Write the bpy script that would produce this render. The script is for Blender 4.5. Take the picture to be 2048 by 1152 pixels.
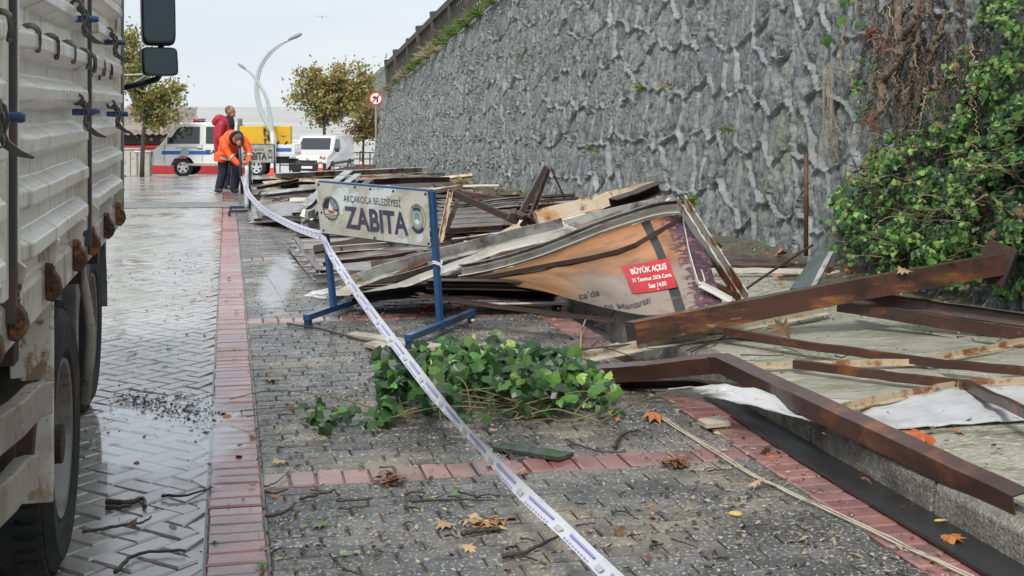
import bpy, bmesh, math, random
import numpy as np
from mathutils import Vector, Matrix, Euler, noise
R = math.radians
random.seed(11); rng = np.random.default_rng(11)
for o in list(bpy.data.objects): bpy.data.objects.remove(o)
S = bpy.context.scene; COL = S.collection

# ---------------------------------------------------------------- camera
F, HC, HY, VPX = 2600.0, 1.45, 212.0, 455.0      # focal length in photo pixels, eye height, horizon row, street vanishing column
YAW = math.atan((1024 - VPX) / F)
sY, cY = math.sin(YAW), math.cos(YAW)
cd = bpy.data.cameras.new('camera'); cam = bpy.data.objects.new('camera', cd); COL.objects.link(cam)
cam.location = (0, 0, HC); cam.rotation_euler = (R(90), 0, -YAW)
cd.sensor_width = 36; cd.lens = 36 * F / 2048; cd.shift_y = -(576 - HY) / 2048
cd.clip_start = .05; cd.clip_end = 9000
S.camera = cam
S.render.resolution_x = 1024; S.render.resolution_y = 576
# ---------------------------------------------------------------- overcast sky and veiled sun
SUN_EL, SUN_AZ = 52, 205
W = bpy.data.worlds.new('World'); S.world = W; W.use_nodes = True
nt = W.node_tree; nt.nodes.clear()
def wn(t, **k):
    n = nt.nodes.new(t)
    for a, b in k.items(): setattr(n, a, b)
    return n
sky = wn('ShaderNodeTexSky', sky_type='NISHITA', sun_disc=False)
sky.sun_elevation = R(SUN_EL); sky.sun_rotation = R(SUN_AZ); sky.dust_density = 4; sky.air_density = 1.2
mix = wn('ShaderNodeMix', data_type='RGBA'); mix.inputs[0].default_value = .86
tc = wn('ShaderNodeTexCoord'); mp = wn('ShaderNodeMapping'); mp.inputs['Scale'].default_value = (1.2, 1.2, 4.5)
nz = wn('ShaderNodeTexNoise'); nz.inputs['Scale'].default_value = 2.2; nz.inputs['Detail'].default_value = 4
cr = wn('ShaderNodeValToRGB')
cr.color_ramp.elements[0].position = .3; cr.color_ramp.elements[0].color = (7.3, 8.05, 8.75, 1)
cr.color_ramp.elements[1].position = .72; cr.color_ramp.elements[1].color = (9.0, 9.5, 9.85, 1)
bg = wn('ShaderNodeBackground'); bg.inputs['Strength'].default_value = .062
wo = wn('ShaderNodeOutputWorld')
L = nt.links.new
L(tc.outputs['Generated'], mp.inputs[0]); L(mp.outputs[0], nz.inputs['Vector']); L(nz.outputs[0], cr.inputs[0])
L(sky.outputs[0], mix.inputs[6]); L(cr.outputs[0], mix.inputs[7]); L(mix.outputs[2], bg.inputs[0]); L(bg.outputs[0], wo.inputs[0])
sl = bpy.data.lights.new('sun', 'SUN'); sl.energy = 1.5; sl.angle = R(14); sl.color = (1, .96, .9)
so = bpy.data.objects.new('sun', sl); COL.objects.link(so)
so.rotation_euler = Vector((math.sin(R(SUN_AZ)) * math.cos(R(SUN_EL)), math.cos(R(SUN_AZ)) * math.cos(R(SUN_EL)), math.sin(R(SUN_EL)))).to_track_quat('Z', 'Y').to_euler()
S.view_settings.view_transform = 'Standard'; S.view_settings.look = 'None'; S.view_settings.gamma = 1
S.view_settings.use_curve_mapping = False; S.view_settings.exposure = .87
S.cycles.max_bounces = 6; S.cycles.transparent_max_bounces = 12

# ---------------------------------------------------------------- measuring helpers: photo pixel + depth -> world point
KERB = 2.42; WALLX = 4.7; PAVZ = .13
def G(y): return -0.00055 * max(0, min(y, 64) - 4) ** 2
def P(px, py, d):
    a = (px - 1024) / F
    return Vector((d * (sY + cY * a), d * (cY - sY * a), HC - d * (py - HY) / F))
def PG(px, py, off=0.):
    d = 8.
    for _ in range(60):
        p = P(px, py, d); d = .5 * d + .5 * (HC - G(p.y) - off) * F / max(py - HY, 20)
    return P(px, py, d)
def PXp(px, py, X):
    a = (px - 1024) / F
    return P(px, py, X / (sY + cY * a))

# ---------------------------------------------------------------- object helpers
def wm(o):
    m = Matrix.Identity(4)
    while o is not None:
        m = o.matrix_basis @ m; o = o.parent
    return m
def tag(o, label=None, cat=None, group=None, kind=None):
    if label: o['label'] = label
    if cat: o['category'] = cat
    if group: o['group'] = group
    if kind: o['kind'] = kind
    return o
def empty(name, loc, label, cat, group=None, rz=0, rot=None):
    o = bpy.data.objects.new(name, None); COL.objects.link(o)
    o.location = loc; o.rotation_euler = rot or (0, 0, rz); o.empty_display_size = .1
    return tag(o, label, cat, group)
def link(name, me, parent=None):
    o = bpy.data.objects.new(name, me); COL.objects.link(o)
    if parent is not None: o.parent = parent
    return o
def copy_tree(o, parent=None):
    c = o.copy(); COL.objects.link(c); c.parent = parent
    for ch in list(o.children): copy_tree(ch, c)
    return c

class MB:
    """collects shapes and links them as one mesh object"""
    def __init__(s): s.v = []; s.f = []; s.m = []; s.uv = None; s.mi = 0
    def add(s, vs, fs):
        n = len(s.v); s.v += [tuple(v) for v in vs]; s.f += [tuple(n + i for i in f) for f in fs]; s.m += [s.mi] * len(fs); return s
    def box(s, c, size, rot=None, taper=1.0, tapy=None):
        x, y, z = [a / 2 for a in size]; c = Vector(c); ty = taper if tapy is None else tapy
        vs = [Vector(p) for p in ((-x, -y, -z), (x, -y, -z), (x, y, -z), (-x, y, -z), (-x * taper, -y * ty, z), (x * taper, -y * ty, z), (x * taper, y * ty, z), (-x * taper, y * ty, z))]
        if rot is not None:
            m = rot if isinstance(rot, Matrix) else Euler(rot).to_matrix()
            vs = [m @ v for v in vs]
        return s.add([v + c for v in vs], [(0, 3, 2, 1), (4, 5, 6, 7), (0, 1, 5, 4), (1, 2, 6, 5), (2, 3, 7, 6), (3, 0, 4, 7)])
    def sweep(s, path, prof, up=(0, 0, 1), closed=True, caps=True, scales=None, roll=None):
        """sweep a 2-D profile (side, up) along path points"""
        path = [Vector(p) for p in path]; n = len(path); k = len(prof); vs = []; fs = []; up = Vector(up)
        for i, p in enumerate(path):
            t = (path[min(i + 1, n - 1)] - path[max(i - 1, 0)]).normalized()
            sd = t.cross(up)
            if sd.length < 1e-4: sd = t.cross(Vector((1, 0, 0)))
            sd.normalize(); u = sd.cross(t).normalized(); sc = scales[i] if scales else 1
            ro = roll[i] if roll else 0; cr_, sr_ = math.cos(ro), math.sin(ro)
            for a, b in prof:
                a2, b2 = a * cr_ - b * sr_, a * sr_ + b * cr_
                vs.append(p + sd * (a2 * sc) + u * (b2 * sc))
        kk = k if closed else k - 1
        for i in range(n - 1):
            for j in range(kk): fs.append((i * k + j, i * k + (j + 1) % k, (i + 1) * k + (j + 1) % k, (i + 1) * k + j))
        if closed and caps: fs.append(tuple(range(k - 1, -1, -1))); fs.append(tuple((n - 1) * k + j for j in range(k)))
        return s.add(vs, fs)
    def beam(s, p0, p1, w, h, up=(0, 0, 1)):
        return s.sweep([p0, p1], [(-w / 2, -h / 2), (w / 2, -h / 2), (w / 2, h / 2), (-w / 2, h / 2)], up)
    def tube(s, path, r, seg=8, caps=True):
        rr = r if isinstance(r, (list, tuple)) else [r] * len(path); r0 = max(rr)
        prof = [(math.cos(2 * math.pi * i / seg) * r0, math.sin(2 * math.pi * i / seg) * r0) for i in range(seg)]
        d = (Vector(path[-1]) - Vector(path[0])); up = (0, 0, 1) if abs(d.normalized().z) < .9 else (0, 1, 0)
        return s.sweep(path, prof, up, True, caps, [q / r0 for q in rr])
    def lathe(s, prof, axis_o, axis_d, seg=24, closed=True):
        """prof: (radius, along) pairs"""
        o = Vector(axis_o); d = Vector(axis_d).normalized(); a = d.orthogonal().normalized(); b = d.cross(a); vs = []; fs = []; k = len(prof)
        for i in range(seg):
            t = 2 * math.pi * i / seg; e = a * math.cos(t) + b * math.sin(t)
            vs += [o + e * r + d * h for r, h in prof]
        for i in range(seg):
            j = (i + 1) % seg
            for q in range(k - 1): fs.append((i * k + q, j * k + q, j * k + q + 1, i * k + q + 1))
        s.add(vs, fs)
        if closed:
            s.add([o + (a * math.cos(2 * math.pi * i / seg) + b * math.sin(2 * math.pi * i / seg)) * prof[0][0] + d * prof[0][1] for i in range(seg)], [tuple(range(seg))])
            s.add([o + (a * math.cos(2 * math.pi * i / seg) + b * math.sin(2 * math.pi * i / seg)) * prof[-1][0] + d * prof[-1][1] for i in range(seg)], [tuple(range(seg - 1, -1, -1))])
        return s
    def ell(s, c, r, rot=None, seg=12, rings=8):
        c = Vector(c); r = (r, r, r) if isinstance(r, (int, float)) else r; vs = []; fs = []
        m = Euler(rot).to_matrix() if isinstance(rot, tuple) else rot
        for i in range(rings + 1):
            th = math.pi * i / rings
            for j in range(seg):
                ph = 2 * math.pi * j / seg
                p = Vector((r[0] * math.sin(th) * math.cos(ph), r[1] * math.sin(th) * math.sin(ph), r[2] * math.cos(th)))
                vs.append(c + (m @ p if m is not None else p))
        for i in range(rings):
            for j in range(seg): fs.append((i * seg + j, (i + 1) * seg + j, (i + 1) * seg + (j + 1) % seg, i * seg + (j + 1) % seg))
        return s.add(vs, fs)
    def prism(s, poly, fn, t0, t1):
        """poly 2-D outline; fn(a,b,t) -> point"""
        k = len(poly); vs = [fn(a, b, t0) for a, b in poly] + [fn(a, b, t1) for a, b in poly]
        fs = [tuple(range(k - 1, -1, -1)), tuple(range(k, 2 * k))] + [(i, (i + 1) % k, k + (i + 1) % k, k + i) for i in range(k)]
        return s.add(vs, fs)
    def grid(s, fn, nu, nv, thick=0):
        vs = [Vector(fn(i / nu, j / nv)) for j in range(nv + 1) for i in range(nu + 1)]
        fs = [(j * (nu + 1) + i, j * (nu + 1) + i + 1, (j + 1) * (nu + 1) + i + 1, (j + 1) * (nu + 1) + i) for j in range(nv) for i in range(nu)]
        return s.add(vs, fs)
    def build(s, name, mat, parent=None, world=True, smooth=False, bevel=0, uvs=None, solid=0, sub=0):
        me = bpy.data.meshes.new(name); vs = s.v
        if parent is not None and world:
            mi = wm(parent).inverted(); vs = [tuple(mi @ Vector(v)) for v in vs]
        me.from_pydata(vs, [], s.f)
        ms = mat if isinstance(mat, (list, tuple)) else [mat]
        for m in ms: me.materials.append(M[m] if isinstance(m, str) else m)
        if len(ms) > 1: me.polygons.foreach_set('material_index', s.m)
        if uvs is not None:
            ul = me.uv_layers.new(name='UVMap'); li = np.zeros(len(me.loops), np.int32); me.loops.foreach_get('vertex_index', li)
            ul.data.foreach_set('uv', np.asarray(uvs, np.float32)[li].ravel())
        if smooth: me.polygons.foreach_set('use_smooth', [True] * len(me.polygons))
        me.update()
        o = link(name, me, parent)
        if solid: md = o.modifiers.new('thickness', 'SOLIDIFY'); md.thickness = solid; md.offset = 0
        if bevel:
            md = o.modifiers.new('bevel', 'BEVEL'); md.width = bevel; md.segments = 2; md.limit_method = 'ANGLE'; md.angle_limit = R(40)
        if sub: md = o.modifiers.new('sub', 'SUBSURF'); md.levels = md.render_levels = sub
        return o

def bow(p0, p1, n=10, sag=0, j=0, seed=0):
    """n points from p0 to p1 with a sag and a little irregularity"""
    r = random.Random(seed); p0 = Vector(p0); p1 = Vector(p1); out = []
    for i in range(n + 1):
        t = i / n; q = p0.lerp(p1, t); q.z += sag * 4 * t * (1 - t)
        if j and 0 < i < n: q += Vector((r.uniform(-j, j), r.uniform(-j, j), r.uniform(-j, j)))
        out.append(q)
    return out

# ---------------------------------------------------------------- materials
M = {}
def mat(name, col, rough=.6, metal=0, layers=(), bump=None, coat=0, coat_rough=.12, rn=None, spec=None, isl=0, emis=None, sss=0, trans=0, alpha=None, film=False):
    """base colour plus noise-masked layers of (colour, scale, lo, hi[, detail])"""
    m = bpy.data.materials.new(name); m.use_nodes = True; t = m.node_tree; N = t.nodes; b = N['Principled BSDF']; l = t.links.new
    M[name] = m
    pos = N.new('ShaderNodeNewGeometry')
    cur = N.new('ShaderNodeRGB'); cur.outputs[0].default_value = (*col, 1); cur = cur.outputs[0]
    for i, ly in enumerate(layers):
        c2, sc, lo, hi = ly[:4]; det = ly[4] if len(ly) > 4 else 5
        mpn = N.new('ShaderNodeMapping'); l(pos.outputs['Position'], mpn.inputs[0])
        mpn.inputs['Scale'].default_value = sc if isinstance(sc, tuple) else (sc, sc, sc); mpn.inputs['Location'].default_value = (i * 7.3 + len(name), i * 3.1, i * 1.7)
        n = N.new('ShaderNodeTexNoise'); n.inputs['Scale'].default_value = 1; n.inputs['Detail'].default_value = det; n.inputs['Roughness'].default_value = .62
        l(mpn.outputs[0], n.inputs['Vector'])
        mr = N.new('ShaderNodeMapRange'); mr.inputs[1].default_value = lo; mr.inputs[2].default_value = hi; l(n.outputs[0], mr.inputs[0])
        mx = N.new('ShaderNodeMix'); mx.data_type = 'RGBA'; l(mr.outputs[0], mx.inputs[0]); l(cur, mx.inputs[6]); mx.inputs[7].default_value = (*c2, 1)
        cur = mx.outputs[2]
    if isl:
        oi = N.new('ShaderNodeObjectInfo'); ad = N.new('ShaderNodeMath'); ad.operation = 'ADD'; l(oi.outputs['Random'], ad.inputs[0]); l(pos.outputs['Random Per Island'], ad.inputs[1])
        fr = N.new('ShaderNodeMath'); fr.operation = 'FRACT'; l(ad.outputs[0], fr.inputs[0])
        mr = N.new('ShaderNodeMapRange'); mr.inputs[3].default_value = 1 - isl; mr.inputs[4].default_value = 1 + isl; l(fr.outputs[0], mr.inputs[0])
        hs = N.new('ShaderNodeHueSaturation'); l(mr.outputs[0], hs.inputs['Value']); l(cur, hs.inputs['Color']); cur = hs.outputs[0]
        mr2 = N.new('ShaderNodeMapRange'); mr2.inputs[3].default_value = .5 - isl * .045; mr2.inputs[4].default_value = .5 + isl * .045
        f2 = N.new('ShaderNodeMath'); f2.operation = 'MULTIPLY'; f2.inputs[1].default_value = 7.13; l(fr.outputs[0], f2.inputs[0])
        f3 = N.new('ShaderNodeMath'); f3.operation = 'FRACT'; l(f2.outputs[0], f3.inputs[0]); l(f3.outputs[0], mr2.inputs[0]); l(mr2.outputs[0], hs.inputs['Hue'])
    l(cur, b.inputs['Base Color'])
    b.inputs['Roughness'].default_value = rough; b.inputs['Metallic'].default_value = metal
    if spec is not None: b.inputs['Specular IOR Level'].default_value = spec
    if coat: b.inputs['Coat Weight'].default_value = coat; b.inputs['Coat Roughness'].default_value = coat_rough; b.inputs['Coat IOR'].default_value = film if film else 1.33
    if rn:   # (scale, lo, hi, rough_lo, rough_hi)
        n = N.new('ShaderNodeTexNoise'); n.inputs['Scale'].default_value = rn[0]; n.inputs['Detail'].default_value = 4; l(pos.outputs['Position'], n.inputs['Vector'])
        mr = N.new('ShaderNodeMapRange'); mr.inputs[1].default_value = rn[1]; mr.inputs[2].default_value = rn[2]; mr.inputs[3].default_value = rn[3]; mr.inputs[4].default_value = rn[4]
        l(n.outputs[0], mr.inputs[0]); l(mr.outputs[0], b.inputs['Coat Roughness' if coat else 'Roughness'])
    if bump:
        bs = bump if isinstance(bump[0], (tuple, list)) else [bump]; prev = None
        for sc, st, di in bs:
            mpn = N.new('ShaderNodeMapping'); l(pos.outputs['Position'], mpn.inputs[0]); mpn.inputs['Scale'].default_value = sc if isinstance(sc, tuple) else (sc, sc, sc)
            n = N.new('ShaderNodeTexNoise'); n.inputs['Scale'].default_value = 1; n.inputs['Detail'].default_value = 5; l(mpn.outputs[0], n.inputs['Vector'])
            bp = N.new('ShaderNodeBump'); bp.inputs['Strength'].default_value = st; bp.inputs['Distance'].default_value = di; l(n.outputs[0], bp.inputs['Height'])
            if prev is not None: l(prev, bp.inputs['Normal'])
            prev = bp.outputs[0]
        l(prev, b.inputs['Normal'])
        if coat and not film: l(prev, b.inputs['Coat Normal'])
    if emis: b.inputs['Emission Color'].default_value = (*emis[0], 1); b.inputs['Emission Strength'].default_value = emis[1]
    if trans: b.inputs['Transmission Weight'].default_value = trans
    if sss:
        tr = N.new('ShaderNodeBsdfTranslucent'); l(cur, tr.inputs[0]); ms = N.new('ShaderNodeMixShader'); ms.inputs[0].default_value = sss
        l(b.outputs[0], ms.inputs[1]); l(tr.outputs[0], ms.inputs[2]); l(ms.outputs[0], N['Material Output'].inputs[0])
    return m
DIRT = (.05, .042, .034)
# ground
mat('paver_grey', (.062, .063, .067), .62, layers=[((.15, .147, .143), 3.1, .45, .7), ((.05, .05, .052), 9, .5, .75), ((.2, .18, .14), 1.7, .52, .66), ((.4, .355, .26), (70, 70, 70), .565, .63, 3)], bump=[(60, .5, .006), (230, .35, .003)], coat=.5, isl=.3, rn=(1.3, .35, .7, .12, .42), film=1.36)
mat('paver_left', (.31, .285, .25), .55, layers=[((.22, .2, .175), 2.1, .45, .7), ((.12, .105, .09), 6, .54, .72), ((.16, .145, .125), (40, 40, 40), .56, .68), ((.4, .385, .36), (1.2, .5, 1), .55, .75)], bump=[(50, .4, .005), (200, .25, .003)], coat=1, isl=.16, rn=(.9, .35, .65, .07, .3), film=1.8)
mat('paver_red', (.29, .12, .11), .55, layers=[((.19, .065, .058), 5, .45, .75), ((.36, .2, .18), 2.2, .5, .75), ((.11, .09, .08), (9, 9, 9), .55, .7), ((.17, .12, .105), 1.3, .52, .68)], bump=[(60, .4, .005), (220, .25, .003)], coat=.9, isl=.2, rn=(1.2, .35, .65, .1, .35), film=1.6)
mat('joint_sand', (.05, .046, .04), .8, layers=[((.025, .023, .02), 4, .4, .7), ((.13, .115, .085), 60, .58, .72)], bump=(120, .5, .006), coat=.8, rn=(1.3, .35, .7, .06, .3), film=1.6)
mat('road_far', (.34, .33, .31), .55, layers=[((.24, .23, .215), (.5, 2.2, 1), .45, .7), ((.3, .28, .26), (.3, 1.6, 1), .5, .75)], bump=[(9, .3, .01), ((3, 10, 1), .25, .01)], coat=1, rn=(.8, .35, .65, .08, .3), film=1.9)
mat('concrete', (.37, .36, .29), .75, layers=[((.2, .205, .13), 1.7, .42, .66), ((.52, .5, .42), (20, 44, 34), .5, .64), ((.14, .14, .105), (48, 60, 60), .55, .66), ((.12, .12, .08), (3, 9, 5), .56, .68), ((.34, .2, .09), (1, 6, 1), .66, .8)], bump=[(45, .7, .012), (140, .6, .006)], coat=.5, rn=(2, .35, .7, .15, .5))
mat('kerb_stone', (.2, .19, .165), .8, layers=[((.34, .32, .26), 55, .5, .62), ((.07, .068, .06), 6, .45, .7), ((.08, .08, .07), 90, .55, .66)], bump=[(70, .9, .012), (160, .6, .006)], coat=.35, isl=.12)
mat('joint_silt', (.17, .155, .13), .7, layers=[((.09, .08, .068), 5, .42, .66), ((.26, .24, .2), 40, .55, .7)], coat=1, rn=(.9, .35, .65, .06, .24), film=1.8)
# wall
mat('wall_stone', (.18, .196, .195), .8, layers=[((.36, .375, .36), (14, 9, 2.2), .55, .72), ((.105, .116, .118), 2.2, .42, .68), ((.3, .31, .285), 6, .5, .72), ((.42, .41, .35), 30, .6, .7), ((.06, .065, .065), (26, 18, 5), .54, .68), ((.17, .205, .135), .9, .58, .76)], bump=[(16, .6, .03), (60, .6, .012)], coat=.2, coat_rough=.35, isl=.1)
mat('wall_mortar', (.235, .256, .252), .78, layers=[((.12, .13, .13), (22, 16, 4), .56, .7), ((.2, .218, .216), 1.6, .45, .68), ((.38, .395, .38), (4, 4, 1.5), .52, .72), ((.17, .21, .14), .8, .58, .76), ((.07, .075, .072), 14, .6, .75)], bump=[(18, .6, .02), (55, .6, .01)], coat=.25, coat_rough=.3)
# metals and sheets
mat('brown_steel', (.078, .034, .024), .45, layers=[((.24, .085, .028), (3, 3, 5), .6, .68), ((.035, .018, .014), (2, 2, 7), .52, .7), ((.19, .07, .025), (5, 5, 9), .56, .66), ((.3, .22, .16), 22, .69, .73), ((.045, .02, .014), 1.8, .45, .7), ((.3, .13, .045), 15, .68, .76)], bump=(40, .25, .004), coat=.5, coat_rough=.2)
mat('rust_beam', (.075, .029, .018), .5, layers=[((.26, .1, .024), (1.6, 1.6, 9), .52, .64), ((.03, .013, .009), 3.5, .46, .64), ((.42, .25, .1), (3, 3, 14), .64, .72)], bump=(50, .35, .005), coat=.6, coat_rough=.18)
mat('dark_rust', (.04, .022, .016), .6, layers=[((.1, .045, .02), 6, .55, .7)], bump=(50, .4, .006), coat=.3)
mat('rust_pole', (.09, .042, .025), .6, layers=[((.17, .08, .04), 9, .5, .7)], bump=(60, .5, .005))
mat('galv', (.44, .44, .42), .38, .25, layers=[((.17, .16, .145), 3, .43, .62), ((.1, .075, .05), 9, .53, .66), ((.5, .5, .49), 2, .58, .75)], bump=(14, .2, .01), coat=.3)
mat('white_trim', (.62, .6, .55), .45, layers=[((.38, .34, .28), 5, .5, .7), ((.16, .09, .05), 13, .62, .72)], bump=(30, .2, .004), coat=.3)
mat('peeling', (.62, .5, .36), .6, layers=[((.5, .24, .08), 4, .5, .62), ((.72, .66, .56), 2.5, .5, .66), ((.12, .07, .04), 8, .58, .68)], bump=(22, .5, .012), coat=.2)
mat('peeling_white', (.5, .49, .45), .55, layers=[((.2, .075, .03), 6, .53, .58), ((.07, .03, .018), 7, .6, .66), ((.6, .6, .57), 3, .5, .7)], bump=(25, .5, .008), coat=.3)
mat('cream_wood', (.5, .45, .35), .65, layers=[((.28, .22, .15), (9, 9, 30), .5, .7), ((.1, .07, .045), 12, .62, .74)], bump=(40, .3, .004), coat=.3)
mat('thin_bar', (.5, .4, .27), .5, layers=[((.26, .1, .035), 9, .5, .6), ((.08, .035, .02), 13, .58, .68)], bump=(60, .3, .003), coat=.4)
mat('panel_slat', (.19, .15, .13), .4, .1, layers=[((.1, .06, .045), 3.3, .44, .62), ((.36, .34, .32), 1.6, .55, .72), ((.08, .05, .035), 12, .58, .7)], bump=(25, .25, .006), coat=.7, coat_rough=.12)
mat('fallen_panel', (.38, .375, .31), .5, layers=[((.22, .225, .16), (2, 5, 2), .44, .66), ((.5, .49, .43), (5, 22, 5), .52, .66), ((.16, .12, .08), (14, 40, 20), .6, .7), ((.28, .16, .08), (3, 10, 4), .66, .74)], bump=[(30, .4, .006)], coat=.5, coat_rough=.2)
mat('white_sheet', (.5, .51, .52), .4, layers=[((.35, .35, .35), 2.4, .5, .7), ((.18, .16, .13), 20, .64, .72)], bump=(7, .25, .03), coat=.3)
mat('green_glass', (.035, .055, .045), .15, layers=[((.1, .12, .1), 9, .55, .75)], coat=.6)
mat('black_rubber', (.012, .012, .013), .5, layers=[((.06, .055, .05), 30, .62, .72), ((.03, .029, .028), 3, .5, .7)], bump=(50, .3, .004), coat=.5, coat_rough=.2)
mat('plastic_white', (.75, .77, .8), .3)
mat('rope', (.5, .47, .36), .6, layers=[((.2, .18, .14), 12, .5, .7)])
mat('tin_shade_black', (.015, .015, .016), .45, bump=(30, .3, .01))  # dark sheet metal, its black also painted in as shade under the wreckage
# truck
mat('truck_white', (.84, .81, .74), .4, layers=[((.66, .635, .58), (3, 1.2, 2), .46, .7), ((.42, .36, .28), (3, 16, 2.4), .55, .68), ((.3, .15, .07), (30, 30, 5), .64, .7), ((.16, .12, .09), (60, 16, 12), .66, .72, 4), ((.22, .09, .03), (9, 9, 3), .7, .76)], bump=[((4, 3, 4), .2, .02), (60, .1, .003)], coat=.25)
mat('truck_rail', (.66, .63, .56), .5, layers=[((.36, .32, .26), 4, .45, .7), ((.24, .09, .035), (7, 7, 2.2), .56, .68), ((.07, .04, .026), 20, .62, .7)], bump=(50, .3, .004), coat=.15)
mat('mud_white', (.7, .67, .6), .6, layers=[((.3, .21, .13), (22, 22, 14), .52, .62), ((.16, .1, .06), 45, .58, .66), ((.32, .26, .19), 2.5, .5, .68)], bump=(70, .4, .004))
mat('guard_beige', (.4, .37, .31), .6, layers=[((.24, .205, .16), 4, .45, .7), ((.12, .09, .06), 26, .58, .68)], bump=(40, .3, .004))
mat('rusty_lug', (.085, .04, .022), .7, layers=[((.28, .12, .035), 22, .5, .62), ((.03, .017, .012), 30, .55, .68)], bump=(90, .8, .008))
mat('post_dark', (.055, .06, .065), .5, layers=[((.12, .06, .035), 9, .52, .66), ((.2, .2, .19), 22, .62, .72)], bump=(60, .4, .004))
mat('steel_worn', (.2, .18, .155), .45, .4, layers=[((.08, .05, .032), 26, .48, .64), ((.42, .36, .29), 16, .56, .7)], bump=(60, .4, .003))
mat('latch_black', (.05, .05, .052), .4, layers=[((.09, .075, .06), 30, .6, .7)], bump=(60, .4, .003), coat=.3)
mat('truck_blue', (.02, .075, .21), .4, layers=[((.012, .035, .09), 9, .5, .7), ((.5, .5, .48), 26, .64, .69)], bump=(40, .2, .003), coat=.3)
mat('truck_cream', (.62, .55, .36), .5, layers=[((.45, .38, .23), 9, .5, .7), ((.15, .1, .06), 32, .64, .7)], bump=(40, .2, .003))
mat('chassis', (.03, .028, .026), .7, layers=[((.09, .065, .045), 6, .5, .7), ((.06, .022, .015), 3, .55, .7)], bump=(40, .4, .006))
mat('chassis_red', (.07, .03, .024), .65, layers=[((.03, .02, .018), 7, .5, .7), ((.16, .1, .07), 25, .62, .7)], bump=(40, .4, .005))
mat('grey_plate', (.2, .205, .2), .5, layers=[((.11, .105, .095), 6, .45, .7), ((.3, .29, .26), 3, .55, .75)], bump=(30, .3, .005))
mat('tyre', (.016, .016, .017), .75, layers=[((.05, .045, .04), 6, .5, .72)], bump=(70, .3, .003))
mat('rim_dirty', (.26, .25, .235), .5, .3, layers=[((.1, .085, .07), 9, .5, .7), ((.2, .1, .05), 14, .62, .72)], bump=(50, .3, .003))
mat('mirror_glass', (.045, .06, .068), .03, .97)
mat('black_plastic', (.012, .013, .015), .42, layers=[((.035, .035, .035), 12, .55, .7)], bump=(80, .15, .002))
mat('glass_dark', (.03, .036, .042), .06, spec=.8)
# signs
mat('blue_paint', (.014, .075, .19), .35, layers=[((.01, .045, .1), 6, .5, .7), ((.06, .05, .045), 24, .64, .72)], bump=(40, .15, .003), coat=.4)
mat('teal_paint', (.012, .05, .075), .4, layers=[((.03, .03, .03), 14, .55, .7)], bump=(40, .15, .003), coat=.3)
mat('board_face', (.52, .52, .46), .4, layers=[((.39, .38, .31), 7, .45, .62), ((.62, .68, .68), 4.5, .58, .62), ((.25, .24, .2), 30, .63, .72)], bump=(20, .1, .004), coat=.4)
mat('board_print', (.055, .05, .085), .45, layers=[((.1, .095, .13), 9, .5, .7)])
mat('print_black', (.02, .02, .022), .5)
mat('print_white', (.72, .72, .7), .5)
mat('print_cream', (.55, .52, .4), .5)
mat('print_bluegrey', (.2, .25, .3), .5, layers=[((.3, .32, .31), 30, .5, .7)])
mat('print_navy', (.03, .04, .12), .5)
mat('print_gold', (.3, .23, .1), .5)
mat('print_red', (.45, .06, .06), .5)
mat('print_teal', (.28, .42, .44), .5)
mat('tape_white', (.78, .79, .84), .35, layers=[((.6, .62, .74), 14, .5, .7)], sss=.25)
mat('tape_blue', (.26, .27, .58), .4)
mat('tape_grey', (.42, .45, .46), .4)
mat('sign_red', (.55, .03, .035), .4); mat('sign_white', (.8, .8, .78), .4); mat('grey_pole', (.33, .35, .355), .5, .2, layers=[((.24, .25, .25), 3, .45, .7)])
mat('cone_orange', (.72, .09, .05), .5); mat('cone_white', (.8, .8, .8), .4)
# plants
mat('ivy_dark', (.026, .072, .022), .36, isl=.5, sss=.15, layers=[((.04, .1, .028), 20, .5, .7)], spec=.4)
mat('ivy_mid', (.085, .19, .035), .38, isl=.45, sss=.2, layers=[((.09, .2, .045), 14, .5, .7)], spec=.35)
mat('ivy_light', (.26, .4, .09), .4, isl=.35, sss=.25)
mat('ivy_stem', (.17, .15, .07), .7, isl=.3, bump=(90, .4, .003))
mat('vine_bark', (.17, .125, .09), .85, layers=[((.08, .055, .04), 18, .45, .65), ((.3, .25, .2), 34, .56, .7)], bump=[(60, .8, .01)], isl=.25)
mat('root_dark', (.07, .045, .032), .85, isl=.4, bump=(90, .6, .005))
mat('root_pale', (.32, .25, .16), .8, isl=.35, bump=(90, .6, .004))
mat('twig', (.05, .036, .028), .7, isl=.35, bump=(120, .6, .003), coat=.3)
mat('fern_brown', (.2, .07, .03), .7, isl=.4)
mat('leaf_orange', (.4, .12, .03), .5, isl=.4, coat=.3); mat('leaf_brown', (.17, .08, .035), .55, isl=.4, coat=.3)
mat('leaf_yellow', (.5, .4, .08), .5, isl=.3, coat=.3); mat('leaf_green', (.12, .2, .05), .5, isl=.3, coat=.3); mat('leaf_tan', (.42, .28, .15), .55, isl=.3)
mat('litter', (.045, .033, .025), .7, isl=.5, coat=.4); mat('mud', (.04, .036, .032), .6, bump=(40, .8, .01), coat=.6)
mat('tree_green', (.22, .26, .085), .5, isl=.5, sss=.35); mat('tree_yellow', (.46, .38, .13), .5, isl=.4, sss=.4); mat('tree_brown', (.4, .24, .09), .55, isl=.4, sss=.4)
mat('grass_green', (.14, .22, .05), .6, isl=.4, sss=.2); mat('grass_dry', (.33, .28, .16), .7, isl=.35, sss=.2)
mat('bark', (.09, .075, .06), .85, bump=(30, .7, .02))
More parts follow.
